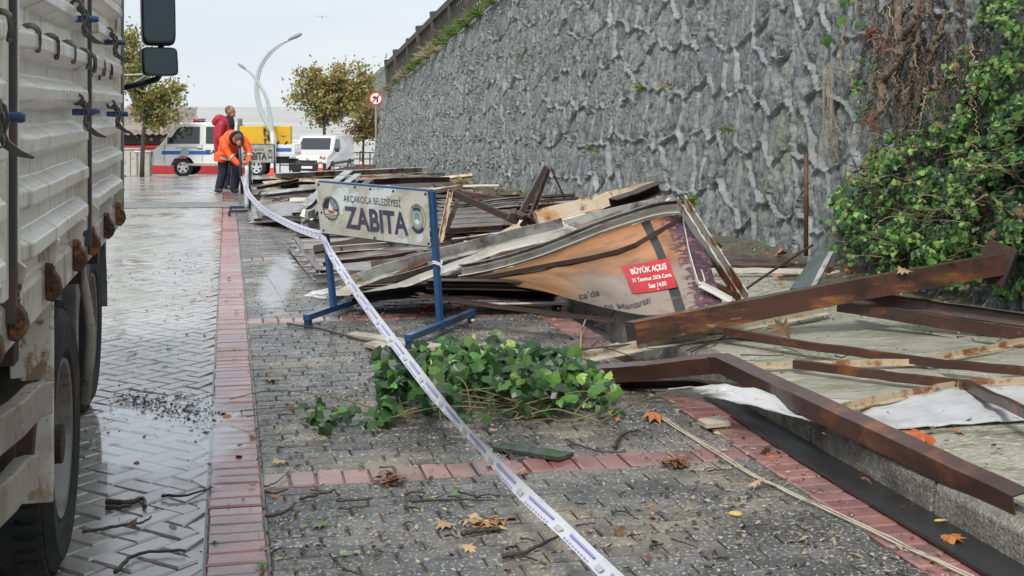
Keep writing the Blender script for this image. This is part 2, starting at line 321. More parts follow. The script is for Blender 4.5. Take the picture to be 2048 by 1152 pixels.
# background
mat('fence_concrete', (.075, .068, .06), .85, layers=[((.13, .12, .105), 4, .5, .7), ((.04, .045, .032), 9, .5, .7)], bump=(30, .5, .01))
mat('car_white', (.76, .76, .74), .22, coat=1, coat_rough=.04, layers=[((.66, .65, .61), (1, 1, 3), .5, .8)])
mat('car_trim', (.02, .021, .023), .5); mat('rim_silver', (.62, .63, .64), .3, .5); mat('car_blue', (.02, .12, .42), .35); mat('light_clear', (.3, .32, .34), .12, coat=1)
mat('beacon_red', (.55, .03, .03), .2, coat=1); mat('beacon_blue', (.08, .1, .55), .2, coat=1); mat('grille', (.03, .03, .032), .5)
mat('yellow_panel', (.72, .43, .015), .5, layers=[((.6, .34, .02), 3, .5, .7)])
mat('red_wall', (.42, .028, .035), .55, layers=[((.3, .025, .03), 2, .45, .7)])
mat('roof_brown', (.27, .23, .2), .7, layers=[((.18, .13, .11), 2, .45, .65)]); mat('kiosk_dark', (.06, .062, .065), .6); mat('kiosk_beige', (.4, .36, .3), .6, layers=[((.28, .25, .22), 2, .5, .7)])
mat('cabinet', (.5, .48, .43), .6, layers=[((.2, .33, .28), 2.5, .6, .63), ((.3, .14, .1), 3, .64, .66), ((.35, .33, .3), 5, .5, .7)])
mat('lamp_steel', (.55, .58, .58), .35, .3); mat('lamp_head', (.3, .33, .28), .5); mat('rail_dark', (.03, .03, .032), .5)
mat('sea', (.42, .41, .385), .5, layers=[((.34, .33, .31), (.02, .08, 1), .42, .7), ((.66, .66, .65), (.025, .09, 1), .56, .74), ((.6, .59, .57), (.008, .022, 1), .55, .72)], bump=[((.03, .12, 1), .8, 1.4)])
mat('hill_far', (.13, .16, .15), .9, layers=[((.08, .1, .085), .05, .45, .6)])
mat('soil', (.085, .075, .055), .9, layers=[((.11, .13, .05), 2, .5, .66)], bump=(20, .6, .03))
# people
mat('skin', (.38, .2, .13), .5); mat('hair_grey', (.1, .085, .075), .8, bump=(120, .5, .004)); mat('hair_short', (.14, .095, .075), .7, bump=(160, .4, .002))
mat('hivis', (.95, .12, .012), .6, bump=(14, .6, .02), layers=[((.75, .075, .01), 6, .5, .7)]); mat('reflective', (.5, .5, .47), .35, .2)
mat('navy_cloth', (.016, .018, .04), .75, bump=(16, .6, .02)); mat('red_cloth', (.38, .012, .03), .55, bump=(16, .6, .02)); mat('black_cloth', (.014, .014, .016), .75, bump=(20, .5, .02))
mat('boot', (.02, .02, .022), .5, coat=.3); mat('pole_dark', (.03, .035, .05), .4)
# ================================================================ setting: ground, sea, pavement
def struct(o): return tag(o, kind='structure')
def sheet(name, m, x0, x1, y0, y1, nx, ny, zf, bump=0):
    mb = MB(); mb.grid(lambda u, v: (x0 + (x1 - x0) * u, y0 + (y1 - y0) * v, zf(x0 + (x1 - x0) * u, y0 + (y1 - y0) * v)), nx, ny)
    return struct(mb.build(name, m, smooth=True))
YB = 27.0
sheet('road_bed', 'joint_sand', -9, KERB, -8, YB + .2, 4, 60, lambda x, y: G(y) - .015)
sheet('left_lane_bed', 'joint_silt', -8, -.075, -8, YB + .1, 4, 60, lambda x, y: G(y) - .0065)
sheet('plaza', 'road_far', -80, 90, YB, 66, 40, 40, lambda x, y: G(y) - .003)
sheet('side_ground', 'road_far', -80, -9, -8, YB, 8, 30, lambda x, y: G(y) - .003)
sheet('ground', 'soil', -400, 400, -300, 66, 10, 10, lambda x, y: -2.6)
mb = MB(); mb.box((0, 66.2, -5), (300, .4, 6.2)); struct(mb.build('sea_wall', 'concrete'))
# sea: a swell that lies down towards the horizon
ys = [66 * (8000 / 66) ** (i / 150) for i in range(151)]
def seaz(x, y):
    a = min(1, y / 140) * .9 / (1 + y / 900)
    return -5 + a * (math.sin(y * .11 + 2.2 * noise.noise((x * .012, y * .02, 0))) + .9 * noise.noise((x * .03, y * .07, 3)))
mb = MB(); mb.grid(lambda u, v: ((u - .5) * 2 * (60 + ys[round(v * 150)] * .9), ys[round(v * 150)], seaz((u - .5) * 2 * (60 + ys[round(v * 150)] * .9), ys[round(v * 150)])), 70, 150)
struct(mb.build('sea', 'sea', smooth=True))
# far headland behind the wall end
mb = MB()
def hl(u, v):
    x = 62 + 420 * u; h = 36 * min(1, (u / .12)) ** .6 * (1 + .25 * noise.noise((u * 26, 0, 0)) + .1 * noise.noise((u * 90, 0, 3)))
    return (x, 620 + 260 * v, -6 + h * math.sin(min(1, v * 1.6) * math.pi / 2) * (1 + .15 * noise.noise((u * 30, v * 8, 2))))
mb.grid(hl, 160, 20); struct(mb.build('far_headland', 'hill_far', smooth=False))

# ---------------------------------------------------------------- pavers
def paver_mesh(name, m, L=.2, Wd=.1, seed=0):
    r = random.Random(seed); g = .0035; x, y = L / 2 - g, Wd / 2 - g; c = .007; j = lambda: r.uniform(-.0018, .0018)
    vs = []
    for dx, dy, z in ((0, 0, -.035), (0, 0, -.006), (c, c, 0)):
        vs += [(-x + dx + j(), -y + dy + j(), z), (x - dx + j(), -y + dy + j(), z), (x - dx + j(), y - dy + j(), z), (-x + dx + j(), y - dy + j(), z)]
    fs = [(8, 9, 10, 11)] + [(a + i, a + (i + 1) % 4, a + 4 + (i + 1) % 4, a + 4 + i) for a in (0, 4) for i in range(4)]
    return vs, fs
PV = [paver_mesh('p', None, seed=i) for i in range(6)]
bricks = []          # (x, y, rotz, scale_x, material)
x0, x1 = .135, 2.118
per = 3.9
for k in range(-1, 6):
    yb = 5.02 + per * k
    for i in range(19):
        bricks.append((.135 + .05 + i * (x1 - x0 - .0) / 19.0, yb + .1, math.pi / 2, 1, 'paver_red', (x1 - x0) / 19 / .1))
    nr = 37
    for i in range(nr):
        y = yb + .2 + .1 * (i + .5)
        off = (0, .5)[i % 2] * .2 + (.03 if (i // 2) % 2 else 0); x = x0 - off
        while x < x1 - .02:
            a, b = max(x, x0), min(x + .2, x1)
            if b - a > .03: bricks.append(((a + b) / 2, y, 0, (b - a) / .2, 'paver_grey', 1))
            x += .2
y = 3.27
while y < YB:
    bricks.append((.03, y, 0, 1, 'paver_red', 1)); bricks.append((2.222, y, 0, 1, 'paver_red', 1)); y += .1
# herringbone half of the street
q = .1; s2 = math.sqrt(.5)
for i in range(-70, 330):
    for j in range(-330, 70):
        t = (i - j) % 4
        if t == 0: cx, cy, rz = i + 1, j + .5, 0
        elif t == 2: cx, cy, rz = i + .5, j, math.pi / 2
        else: continue
        cx *= q; cy *= q
        X = (cx + cy) * s2 - .08; Y = (cx - cy) * s2 + 3.0
        if -3.6 < X < -.02 and 3.2 < Y < YB and X > -.35 - .13 * Y:
            bricks.append((X, Y, rz + math.pi / 4, 1, 'paver_left', 1))
def view(p):
    d = p[0] * sY + p[1] * cY; lat = p[0] * cY - p[1] * sY
    return (1024 + F * lat / d, HY + F * (HC - p[2]) / d, d) if d > .1 else (-9e9, 0, 0)
def brick_geo(b, idx):
    x, y, rz, sx, m, sy = b; vs, fs = PV[idx % 6]; r = random.Random(idx)
    zj = G(y) + r.uniform(-.0035, .0025); tx, ty = r.uniform(-.012, .012), r.uniform(-.02, .02); c, s = math.cos(rz), math.sin(rz); out = []
    for a, bb, z in vs:
        a *= sx; bb *= sy; z = z + a * tx + bb * ty
        out.append((x + a * c - bb * s, y + a * s + bb * c, z + zj))
    return out, fs
def clip(vs, fs, lim):
    """cut a brick where it would run under the red stripe"""
    return [(min(v[0], lim), v[1], v[2]) for v in vs]
order = []
for i, b in enumerate(bricks):
    px, py, d = view((b[0], b[1], 0))
    vis = 0 < px < 2048 and py < 1150 and not (b[0] < -.25 and b[1] < 4.7) 
    order.append((0 if vis else 1, d, i))
order.sort(); single = {i for _, _, i in order[:300]}
road = bpy.data.objects['road_bed']
pav_me = {}
for m in ('paver_grey', 'paver_red', 'paver_left'):
    for k, (vs, fs) in enumerate(PV):
        me = bpy.data.meshes.new('paver'); me.from_pydata(vs, [], fs); me.materials.append(M[m]); pav_me[m, k] = me
joined = {m: MB() for m in ('paver_grey', 'paver_red', 'paver_left')}
for i, b in enumerate(bricks):
    x, y, rz, sx, m, sy = b
    cut = m == 'paver_left' and x > -.195
    if i in single and not cut:
        r = random.Random(i); o = link('paver', pav_me[m, i % 6], road)
        o.location = (x, y, G(y) + r.uniform(-.0035, .0025)); o.rotation_euler = (r.uniform(-.02, .02), r.uniform(-.012, .012), rz); o.scale = (sx, sy, 1)
    else:
        vs, fs = brick_geo(b, i)
        if cut: vs = clip(vs, fs, -.078)
        joined[m].add(vs, fs)
for m, mbj in joined.items(): tag(mbj.build('paver_field', m, road, world=False), kind='stuff')

# ---------------------------------------------------------------- kerb and raised pavement
pv = sheet('pavement', 'concrete', KERB + .15, WALLX + .3, -6, 44, 24, 260, lambda x, y: G(y) + PAVZ + .012 * noise.noise((x * 1.5, y * 1.5, 0)) - .004)
y = 2.2; i = 0; kb = []
while y < 36:
    Lk = .98; mb = MB(); r = random.Random(i)
    mb.sweep([(KERB + .08, y + .008, G(y)), (KERB + .08, y + Lk - .008, G(y + Lk))], [(-.08, -.1), (.085, -.1), (.085, PAVZ + .004), (-.045, PAVZ + .006), (-.072, PAVZ - .02)])
    o = mb.build('kerb_stone', 'kerb_stone', pv, bevel=.008); y += Lk; i += 1
mb = MB(); mb.sweep([(KERB + .08, -6, 0), (KERB + .08, 2.19, 0)], [(-.08, -.1), (.085, -.1), (.085, PAVZ + .004), (-.045, PAVZ + .006), (-.072, PAVZ - .02)]); mb.build('kerb_stone', 'kerb_stone', pv)
# low ridge of soil along the foot of the wall
mb = MB(); mb.grid(lambda u, v: (WALLX - .75 + .85 * u, 5 + 36 * v, G(5 + 36 * v) + PAVZ - .02 + .11 * u ** 2 * (1 + .8 * noise.noise((u * 3, v * 60, 1))) + .02 * noise.noise((u * 9, v * 220, 4))), 10, 300)
struct(mb.build('soil_strip', 'soil', smooth=True))

# ================================================================ retaining wall: rough stones in raised mortar ribbons
def vnoise(x, y, sc, seed):
    g = np.random.default_rng(seed).random((256, 256)); x = x * sc + 1000; y = y * sc + 1000
    xi = np.floor(x).astype(int); yi = np.floor(y).astype(int); fx = x - xi; fy = y - yi
    fx = fx * fx * (3 - 2 * fx); fy = fy * fy * (3 - 2 * fy); a = lambda p, q: g[p % 256, q % 256]
    return (a(xi, yi) * (1 - fx) + a(xi + 1, yi) * fx) * (1 - fy) + (a(xi, yi + 1) * (1 - fx) + a(xi + 1, yi + 1) * fx) * fy - .5
def ztop(y): return np.minimum(4.7, 1.9 + .1 * (43 - y))
BATTER = .18
us = [-8.]
while us[-1] < 43.6: us.append(us[-1] + (.07 if us[-1] < 6.2 else .0105 * us[-1] / 8))
us = np.array(us); NV = 290; ts = np.linspace(0, 1, NV + 1)
gz = np.array([G(y) for y in us]) + PAVZ - .12
U, T = np.meshgrid(us, ts, indexing='ij'); H = (ztop(us) - gz)[:, None]; V = T * H
sw, sh = .42, .52
def cellpt(i, j):
    h = (i * 73856093) ^ (j * 19349663); a = ((h * 2654435761) & 0xffffffff) / 2 ** 32; b = ((h * 40503 + 12345) * 2246822519 & 0xffffffff) / 2 ** 32
    return (i + .5 + (a - .5) * .75 + .5 * (j & 1)) * sw, (j + .5 + (b - .5) * .7) * sh
wu = U + .12 * vnoise(U, V, 3.5, 1) + .04 * vnoise(U, V, 11, 2); wv = V + .14 * vnoise(U, V, 3.1, 3) + .05 * vnoise(U, V, 12, 4)
ci = np.floor(wu / sw).astype(np.int64); cj = np.floor(wv / sh).astype(np.int64)
best = np.full(U.shape, 9e9); c1u = np.zeros(U.shape); c1v = np.zeros(U.shape); cid = np.zeros(U.shape, np.int64)
cand = []
for di in (-2, -1, 0, 1, 2):
    for dj in (-1, 0, 1):
        pu, pvv = cellpt(ci + di, cj + dj); d = (wu - pu) ** 2 + (wv - pvv) ** 2
        cand.append((pu, pvv)); m_ = d < best; best = np.where(m_, d, best); c1u = np.where(m_, pu, c1u); c1v = np.where(m_, pvv, c1v)
        cid = np.where(m_, (ci + di + 2000) * 1000 + (cj + dj + 5), cid)
edge = np.full(U.shape, 9e9)
for pu, pvv in cand:
    du, dv = pu - c1u, pvv - c1v; ln = np.sqrt(du * du + dv * dv); ok = ln > 1e-6
    e = ((pu + c1u) / 2 - wu) * du + ((pvv + c1v) / 2 - wv) * dv
    edge = np.where(ok, np.minimum(edge, np.where(ok, e / np.maximum(ln, 1e-6), 9e9)), edge)
wr = .0175 * (1 + .9 * vnoise(U, V, 2.5, 9))
k_ = np.clip(1 - edge / wr, 0, 1); ridge = np.where(edge < wr, np.sqrt(np.clip(1 - (edge / wr) ** 2, 0, 1)), 0)
cellr = (np.sin(cid * 12.9898) * 43758.5453) % 1
depth = -.03 - .03 * cellr + .045 * np.clip(edge / .12, 0, 1) ** .7
rough_ = .03 * vnoise(U, V, 6, 5) + .06 * vnoise(U, V * .3, 13, 6) + .05 * vnoise(U, V * .35, 33, 7) + .025 * vnoise(U, V, 50, 14)
sm = np.clip((edge - .6 * wr) / (.5 * wr), 0, 1)
smear = np.clip(vnoise(U, V, 1.6, 12) * 3, 0, 1)                   # places where the mortar was smeared over the stones
h = sm * (depth * (1 - .6 * smear) + rough_ * (1 - .55 * smear)) + (1 - sm) * (.026 * ridge + .012 * vnoise(U, V, 11, 8) + .007 * vnoise(U, V, 30, 13)) + .09 * vnoise(U, V, .7, 10)
h = np.where(T > .985, .03, h)
PX_ = WALLX + BATTER * V - h; PZ_ = gz[:, None] + V
nU = len(us)
verts = np.stack([PX_, U, PZ_], -1).reshape(-1, 3)
ii, jj = np.meshgrid(np.arange(nU - 1), np.arange(NV), indexing='ij')
quad = np.stack([ii * (NV + 1) + jj, ii * (NV + 1) + jj + 1, (ii + 1) * (NV + 1) + jj + 1, (ii + 1) * (NV + 1) + jj], -1).reshape(-1, 4)
fe = edge.reshape(-1)[quad].min(1); fid = cid.reshape(-1)[quad[:, 0]]; fw = wr.reshape(-1)[quad[:, 0]]
same = (cid.reshape(-1)[quad] == fid[:, None]).all(1)
stone = same & (fe > fw * .85) & (T.reshape(-1)[quad[:, 0]] < .98)
wall = empty('retaining_wall', (WALLX, 12, .1), 'tall leaning grey stone retaining wall with raised mortar ribbons along the pavement', 'wall')
WO = np.array([WALLX, 12, .1])
def np_mesh(name, q, m, parent):
    idx, inv = np.unique(q, return_inverse=True); me = bpy.data.meshes.new(name); vv = verts[idx] - WO; q2 = inv.reshape(q.shape).astype(np.int32)
    me.vertices.add(len(vv)); me.vertices.foreach_set('co', vv.astype(np.float32).ravel())
    me.loops.add(q2.size); me.loops.foreach_set('vertex_index', q2.ravel())
    me.polygons.add(len(q2)); me.polygons.foreach_set('loop_start', np.arange(len(q2), dtype=np.int32) * 4)
    me.polygons.foreach_set('use_smooth', np.ones(len(q2), bool)); me.materials.append(M[m]); me.update(calc_edges=True); me.validate()
    return link(name, me, parent)
np_mesh('mortar', quad[~stone], 'wall_mortar', wall)
sq = quad[stone]; sid = fid[stone]; o_ = np.argsort(sid, kind='stable'); sq = sq[o_]; sid = sid[o_]
ids, st = np.unique(sid, return_index=True); en = np.append(st[1:], len(sid)); sc_ = []
for k in range(len(ids)):
    c = verts[sq[st[k]:en[k]][:, 0]].mean(0); px, py, d = view(c); n_ = en[k] - st[k]
    vis = 700 < px < 2040 and 5 < py < 600 and c[1] > 6.3 and not (px > 1700 and py > 170)
    area = n_ * (.0105 * c[1] / 8 * .016) / max(d, 1) ** 2 * (WALLX / max(d, 1)) if vis else 0
    sc_.append((-area, k))
sc_.sort(); pick = {k for a, k in sc_[:300]}
rest = []
for k in range(len(ids)):
    if k in pick: np_mesh('stone', sq[st[k]:en[k]], 'wall_stone', wall)
    else: rest.append(sq[st[k]:en[k]])
tag(np_mesh('stone_field', np.concatenate(rest), 'wall_stone', wall), kind='stuff')
# end face and top of the wall
mb = MB(); yE = us[-1]
mb.prism([(0, 0), (.9, 0), (.9 + BATTER * 2.6, ztop(yE) - G(yE)), (BATTER * 2.5, ztop(yE) - G(yE))], lambda a, b, t: (WALLX + .05 + a, t, G(yE) + b), yE - .3, yE + .02)
mb.build('wall_end', 'wall_mortar', wall)
mb = MB(); mb.grid(lambda u, v: (WALLX + BATTER * (ztop(-8 + 51.6 * v) - G(-8 + 51.6 * v)) - .03 + .6 * u, -8 + 51.6 * v, ztop(-8 + 51.6 * v) + .01), 2, 40); mb.build('coping', 'wall_mortar', wall)
# earth bank above the wall
mb = MB()
def bank(u, v):
    y = -8 + 51.5 * v; x = WALLX + BATTER * (ztop(y) - G(y)) + .3 + 26 * u ** 1.5
    return (x, y, ztop(y) - .04 + 5.0 * u * min(1, (44 - y) / 16) + .15 * u * noise.noise((u * 20, v * 30, 0)))
mb.grid(bank, 14, 60); struct(mb.build('earth_bank', 'soil', smooth=True))
def wtop(y, off=.25): return Vector((WALLX + BATTER * (ztop(y) - G(y)) + off, y, ztop(y)))

# ---------------------------------------------------------------- concrete fence on the wall
fen = empty('boundary_fence', wtop(33), 'dark weathered concrete lattice fence stepping along the top of the stone wall', 'fence')
posts = [43.2 - 2.35 * i for i in range(11)]
for i, y in enumerate(posts):
    p = wtop(y, .12); lean = Vector((-.10, .12, 0)) * (1 + .4 * math.sin(i * 2.3))
    mb = MB(); mb.beam(p - Vector((0, 0, .3)), p + Vector((0, 0, 1.12)) + lean, .2, .17, up=(0, 1, 0)); mb.build('post', 'fence_concrete', fen, bevel=.012)
    if i:
        a, b = wtop(posts[i], .12), wtop(posts[i - 1], .12); Z = Vector((0, 0, 1))
        mb = MB(); mb.beam(a + Z * .92 + Vector((-.1, .1, 0)), b + Z * .92 + Vector((-.1, .1, 0)), .1, .09); mb.build('top_rail', 'fence_concrete', fen)
        mb = MB(); mb.beam(a + Z * .12, b + Z * .12, .09, .12); mb.build('bottom_rail', 'fence_concrete', fen)
        mb = MB()
        for k in range(9):
            t0, t1 = k / 9, (k + 1) / 9
            mb.beam(a.lerp(b, t0) + Z * .15, a.lerp(b, t1) + Z * .9 + Vector((-.08, .08, 0)), .045, .04, up=(1, 0, 0)); mb.beam(a.lerp(b, t1) + Z * .15 + Vector((.02, 0, 0)), a.lerp(b, t0) + Z * .9 + Vector((-.06, .08, 0)), .045, .04, up=(1, 0, 0))
            c = a.lerp(b, (t0 + t1) / 2) + Vector((-.1, .1, .99)); mb.box(c, (.1, .12, .1))
        mb.build('lattice', 'fence_concrete', fen)
# ================================================================ dropside truck on the left
SX = -.45
tr = empty('tipper_truck', (-1.5, 4.4, 0), 'white corrugated dropside truck with rusty hinges parked at the left edge', 'truck')
def yat(px): return PXp(px, 300, SX).y
ya, yb_, yc, yd = 1.4, yat(-2), yat(160), yat(229)
def panel(y0, y1, name='side_panel', x=SX, sgn=1):
    z0, z1 = 1.065, 1.86; prof = []; z = z0; n = 7; p = (z1 - z0) / n
    for i in range(n):
        a = z0 + i * p; prof += [(a, 0), (a + p * .34, 0), (a + p * .5, .042), (a + p * .78, .042), (a + p * .97, .004)]
    prof.append((z1, 0)); r = random.Random(int(y0 * 10)); ny = 14; mb = MB()
    def pt(i, j):
        zz, o = prof[i]; y = y0 + .055 + (y1 - y0 - .11) * j / ny
        w = .003 * noise.noise((y * 3, zz * 6, y0)) + .002 * noise.noise((y * 9, zz * 3, y0))
        k = .35 if j in (0, ny) else 1
        return (x + sgn * (o * k + w), y, zz + .002 * noise.noise((y * 4, zz * 9, 7)))
    vs = [pt(i, j) for i in range(len(prof)) for j in range(ny + 1)]
    fs = [(i * (ny + 1) + j, i * (ny + 1) + j + 1, (i + 1) * (ny + 1) + j + 1, (i + 1) * (ny + 1) + j) for i in range(len(prof) - 1) for j in range(ny)]
    mb.add(vs, fs); 
    for y in (y0 + .028, y1 - .028): mb.box((x, y, (z0 + z1) / 2), (.05, .056, z1 - z0))
    mb.box((x - sgn * .02, (y0 + y1) / 2, (z0 + z1) / 2), (.02, y1 - y0 - .02, z1 - z0 - .01)); mb.box((x, (y0 + y1) / 2, z1 + .015), (.055, y1 - y0, .04))
    return mb.build(name, 'truck_white', tr, bevel=.004)
pans = [panel(ya, yb_ - .04), panel(yb_ + .04, yc - .02), panel(yc + .035, yd)]
# the far side and the tailgate
panel(ya, 3.3, x=-2.55, sgn=-1); panel(3.35, yd, x=-2.55, sgn=-1)
mb = MB(); mb.box((-1.5, ya - .03, 1.46), (2.1, .04, .8)); 
for i in range(7): mb.box((-1.5, ya - .055, 1.12 + i * .11), (2.05, .03, .05))
mb.build('tailgate', 'truck_white', tr, bevel=.006)
mb = MB(); mb.box((-1.5, (ya + yd) / 2, 1.0), (2.06, yd - ya, .06)); mb.build('bed_floor', 'chassis', tr)
for y, nm in ((yb_, 'post'), (yc + .008, 'post'), (yd + .03, 'post')):
    mb = MB(); mb.box((SX + .004, y, 1.5), (.06, .03 if nm == 'post' and y < yd else .05, .98)); mb.build('stake_post', 'post_dark' if y < yd else 'grey_plate', tr, bevel=.004)
# latches on the posts: blue pin block, dark curved lever, chain links
def chain(mb, p, n, r=.011):
    for i in range(n):
        c = Vector(p) - Vector((0, 0, i * r * 2.3)); a = Vector((1, 0, 0)) if i % 2 else Vector((0, 1, 0))
        mb.tube([c + (a * math.cos(t) * r * .75 + Vector((0, 0, 1)) * math.sin(t) * r * 1.5) for t in [k * math.pi / 4 for k in range(9)]], r * .26, 5)
def latch(y, z, s=1):
    e = MB(); e.box((SX + .045, y, z), (.05, .045 * s, .034 * s)); e.lathe([(.015 * s, -.03), (.018 * s, -.026), (.018 * s, .04), (.013 * s, .046)], (SX + .05, y, z), (1, 0, 0), 10)
    b = e.build('latch', 'truck_blue', tr, bevel=.004)
    mb = MB(); x = SX + .03
    path = [(x + .012, y - .03, z + .06 * s), (x + .03, y - .03, z + .03 * s), (x + .036, y - .03, z - .01 * s), (x + .03, y - .03, z - .05 * s), (x + .038, y - .03, z - .085 * s), (x + .06, y - .03, z - .115 * s), (x + .085, y - .03, z - .13 * s)]
    mb.sweep(path, [(-.007, -.015), (.007, -.015), (.007, .015), (-.007, .015)], up=(1, 0, 0), scales=[.6, .7, .6, .55, .55, .45, .15])
    mb.lathe([(.009, -.006), (.018, -.005), (.018, .005), (.009, .006)], (x + .008, y - .03, z + .065 * s), (0, 1, 0), 14, False); mb.build('lever', 'latch_black', b, bevel=.002)
    mb = MB(); chain(mb, (SX + .062, y - .045, z + .035 * s), 4, .0085); mb.build('chain', 'steel_worn', b)
for px, py in ((8, 235), (171, 38), (174, 224), (231, 85), (236, 228)):
    q = PXp(px, py, SX + .06); latch(q.y, q.z, .55)
# rope hooks welded under the second rib
for px, py in ((6, 52), (64, 78), (103, 96), (138, 108), (168, 122), (181, 130), (200, 139), (215, 147)):
    q = PXp(px, py - 12, SX + .03); r = .019
    pts = [(SX + .002, q.y - .012, q.z - .045), (SX + .006, q.y - .008, q.z - .012)] + [(SX + .006 + r - r * math.cos(t), q.y, q.z + r * .9 * math.sin(t)) for t in [k * math.pi / 6 for k in range(7)]] + [(SX + .006 + 2 * r, q.y + .004, q.z - .022), (SX + .003 + 2 * r, q.y + .006, q.z - .036)]
    mb = MB(); mb.tube(pts, [.0055] * 3 + [.0068] * (len(pts) - 3), 7); mb.ell((SX + .003 + 2 * r, q.y + .006, q.z - .037), .0072, seg=8, rings=5); mb.build('rope_hook', 'steel_worn', tr, smooth=True)
# long side beam with rusty hinge lugs
mb = MB(); mb.sweep([(SX - .02, ya, 0), (SX - .02, yd + .03, 0)], [(-.05, .948), (.03, .948), (.034, .955), (.034, 1.04), (.026, 1.052), (-.05, 1.052)]); sb = mb.build('side_beam', 'truck_rail', tr, bevel=.003)
for px, py in ((-18, 668), (34, 598), (105, 518), (158, 473), (187, 449), (217, 421), (240, 398)):
    y = PXp(px, py, SX + .03).y; mb = MB()
    mb.prism([(0, 1.07), (.012, 1.055), (.032, 1.025), (.037, 1.0), (.03, .982), (.018, .97), (.0, .975)], lambda a, b, t: (SX + .016 + a, y + t, b), -.02, .02)
    mb.lathe([(.005, -.026), (.01, -.025), (.01, .025), (.005, .027)], (SX + .036, y, 1.008), (0, 1, 0), 10); mb.box((SX + .024, y, 1.055), (.02, .05, .02))
    mb.build('hinge_lug', 'rusty_lug', tr, bevel=.004)
    mb = MB(); mb.prism([(0, 1.16), (.045, 1.12), (.03, 1.055), (0, 1.055)], lambda a, b, t: (SX + .004 + a, y + t, b), -.011, .011); mb.build('gusset', 'truck_rail', tr, bevel=.002)
# headboard behind the cab
mb = MB(); mb.box((-1.5, yd + .1, 1.75), (2.0, .03, 1.5)); hb = mb.build('headboard', 'truck_cream', tr)
for x in (SX - .09, -1.5, -2.5):
    mb = MB(); mb.box((x, yd + .07, 1.75), (.075, .075, 1.54)); mb.build('headboard_post', 'truck_blue', hb, bevel=.006)
mb = MB(); mb.box((-1.5, yd + .07, 2.49), (2.08, .08, .06)); mb.build('headboard_rail', 'truck_blue', hb)
# chassis
for x in (-1.12, -1.88):
    mb = MB(); mb.sweep([(x, ya + .2, .74), (x, 7.6, .74)], [(-.03, -.09), (.03, -.09), (.03, .09), (-.03, .09)]); mb.build('chassis_rail', 'chassis', tr, bevel=.01)
for y in (1.9, 2.7, 3.4, 4.9, 5.5):
    mb = MB(); mb.box((-1.5, y, .88), (1.98, .08, .13)); mb.build('cross_member', 'chassis_red', tr)
mb = MB(); mb.lathe([(.06, -1.0), (.07, -.25), (.16, -.1), (.17, .1), (.07, .25), (.06, 1.0)], (-1.5, 4.25, .4), (1, 0, 0), 14); mb.build('axle', 'chassis', tr)
def wheel(x0, x1, y, rad, name='wheel', face=1):
    c = (0, 0, 0); w = x1 - x0; o_ = Vector((x0 if face > 0 else x1, y, rad)); d = (face, 0, 0)
    mb = MB(); r = rad; mb.lathe([(r * .58, .02), (r * .66, -.004), (r * .86, -.012), (r * .96, .012), (r * .995, .04), (r, w * .3), (r * .985, w * .31), (r * .985, w * .36), (r, w * .37), (r, w * .63), (r * .985, w * .64), (r * .985, w * .69), (r, w * .7), (r * .995, w - .04), (r * .96, w - .012), (r * .86, w + .012), (r * .66, w + .004), (r * .58, w - .02)], o_, d, 48, False)
    for k in range(48):
        t = 2 * math.pi * k / 48
        for hh in (.055, w - .055): mb.box(o_ + Vector((face * hh, math.cos(t) * r, math.sin(t) * r)), (.075, .03, .018), (t - math.pi / 2 if face else 0, 0, 0))
    wh = mb.build('wheel', 'tyre', tr)
    mb = MB(); mb.lathe([(r * .6, w - .02), (r * .585, w + .0), (r * .56, w - .005), (r * .54, w - .04), (r * .5, w - .1), (r * .26, w - .12), (r * .22, w - .06), (r * .12, w - .05), (0.002, w - .05)], o_, d, 32, False)
    for k in range(6):
        t = k * math.pi / 3; mb.lathe([(.014, 0), (.014, .03), (.008, .035)], o_ + Vector((face * (w - .12), math.cos(t) * r * .38, math.sin(t) * r * .38)), d, 6)
    mb.build('rim', 'rim_dirty', wh, smooth=False)
    return wh
wheel(-.74, -.5, 4.27, .415); wheel(-1.02, -.78, 4.27, .415); wheel(-2.5, -2.26, 4.27, .415, face=-1)
wheel(-.86, -.635, 6.55, .405); wheel(-2.35, -2.12, 6.55, .405, face=-1)
# mudguard plate, side guard bars, hangers, hose, boxes between the axles
mb = MB(); mb.sweep([(-.505, 3.62, .4), (-.505, 3.62, .94)], [(-.055, 0), (.055, 0), (.055, .27), (.04, .27), (.04, .02), (-.055, .02)], up=(0, 1, 0)); mb.build('mudguard', 'mud_white', tr, bevel=.006)
def guard(p0, p1, h):
    mb = MB(); a, b = P(*p0), P(*p1); mb.sweep([a, a.lerp(b, .55), a.lerp(b, .8) + Vector((0, 0, .012)), b], [(-.02, -h / 2), (.02, -h / 2), (.02, h / 2), (-.02, h / 2)]); mb.build('side_guard', 'guard_beige', tr, bevel=.005)
guard((-60, 905, 2.45), (90, 795, 3.25), .08); guard((-60, 1052, 2.45), (62, 945, 3.2), .085)
mb = MB(); mb.beam(P(66, 660, 3.55), P(38, 960, 3.25), .06, .03, up=(0, 1, 0)); mb.build('guard_bracket', 'chassis_red', tr, bevel=.004)
mb = MB(); mb.beam(P(22, 690, 3.5), P(-4, 990, 3.2), .07, .02, up=(0, 1, 0)); mb.build('guard_bracket', 'chassis', tr, bevel=.004)
mb = MB(); pth = [P(158, 500, 4.75), P(166, 560, 4.75), P(177, 620, 4.72), P(181, 660, 4.72), P(177, 730, 4.75), P(172, 806, 4.8)]
mb.tube(pth, .017, 8); mb.build('hose', 'guard_beige', tr, smooth=True)
mb = MB(); mb.prism([(0, .42), (.42, .42), (.5, .52), (.5, .8), (.42, .9), (0, .9)], lambda a, b, t: (t, 5.0 + a, b), -.95, -.63); mb.build('fuel_tank', 'grey_plate', tr, bevel=.015)
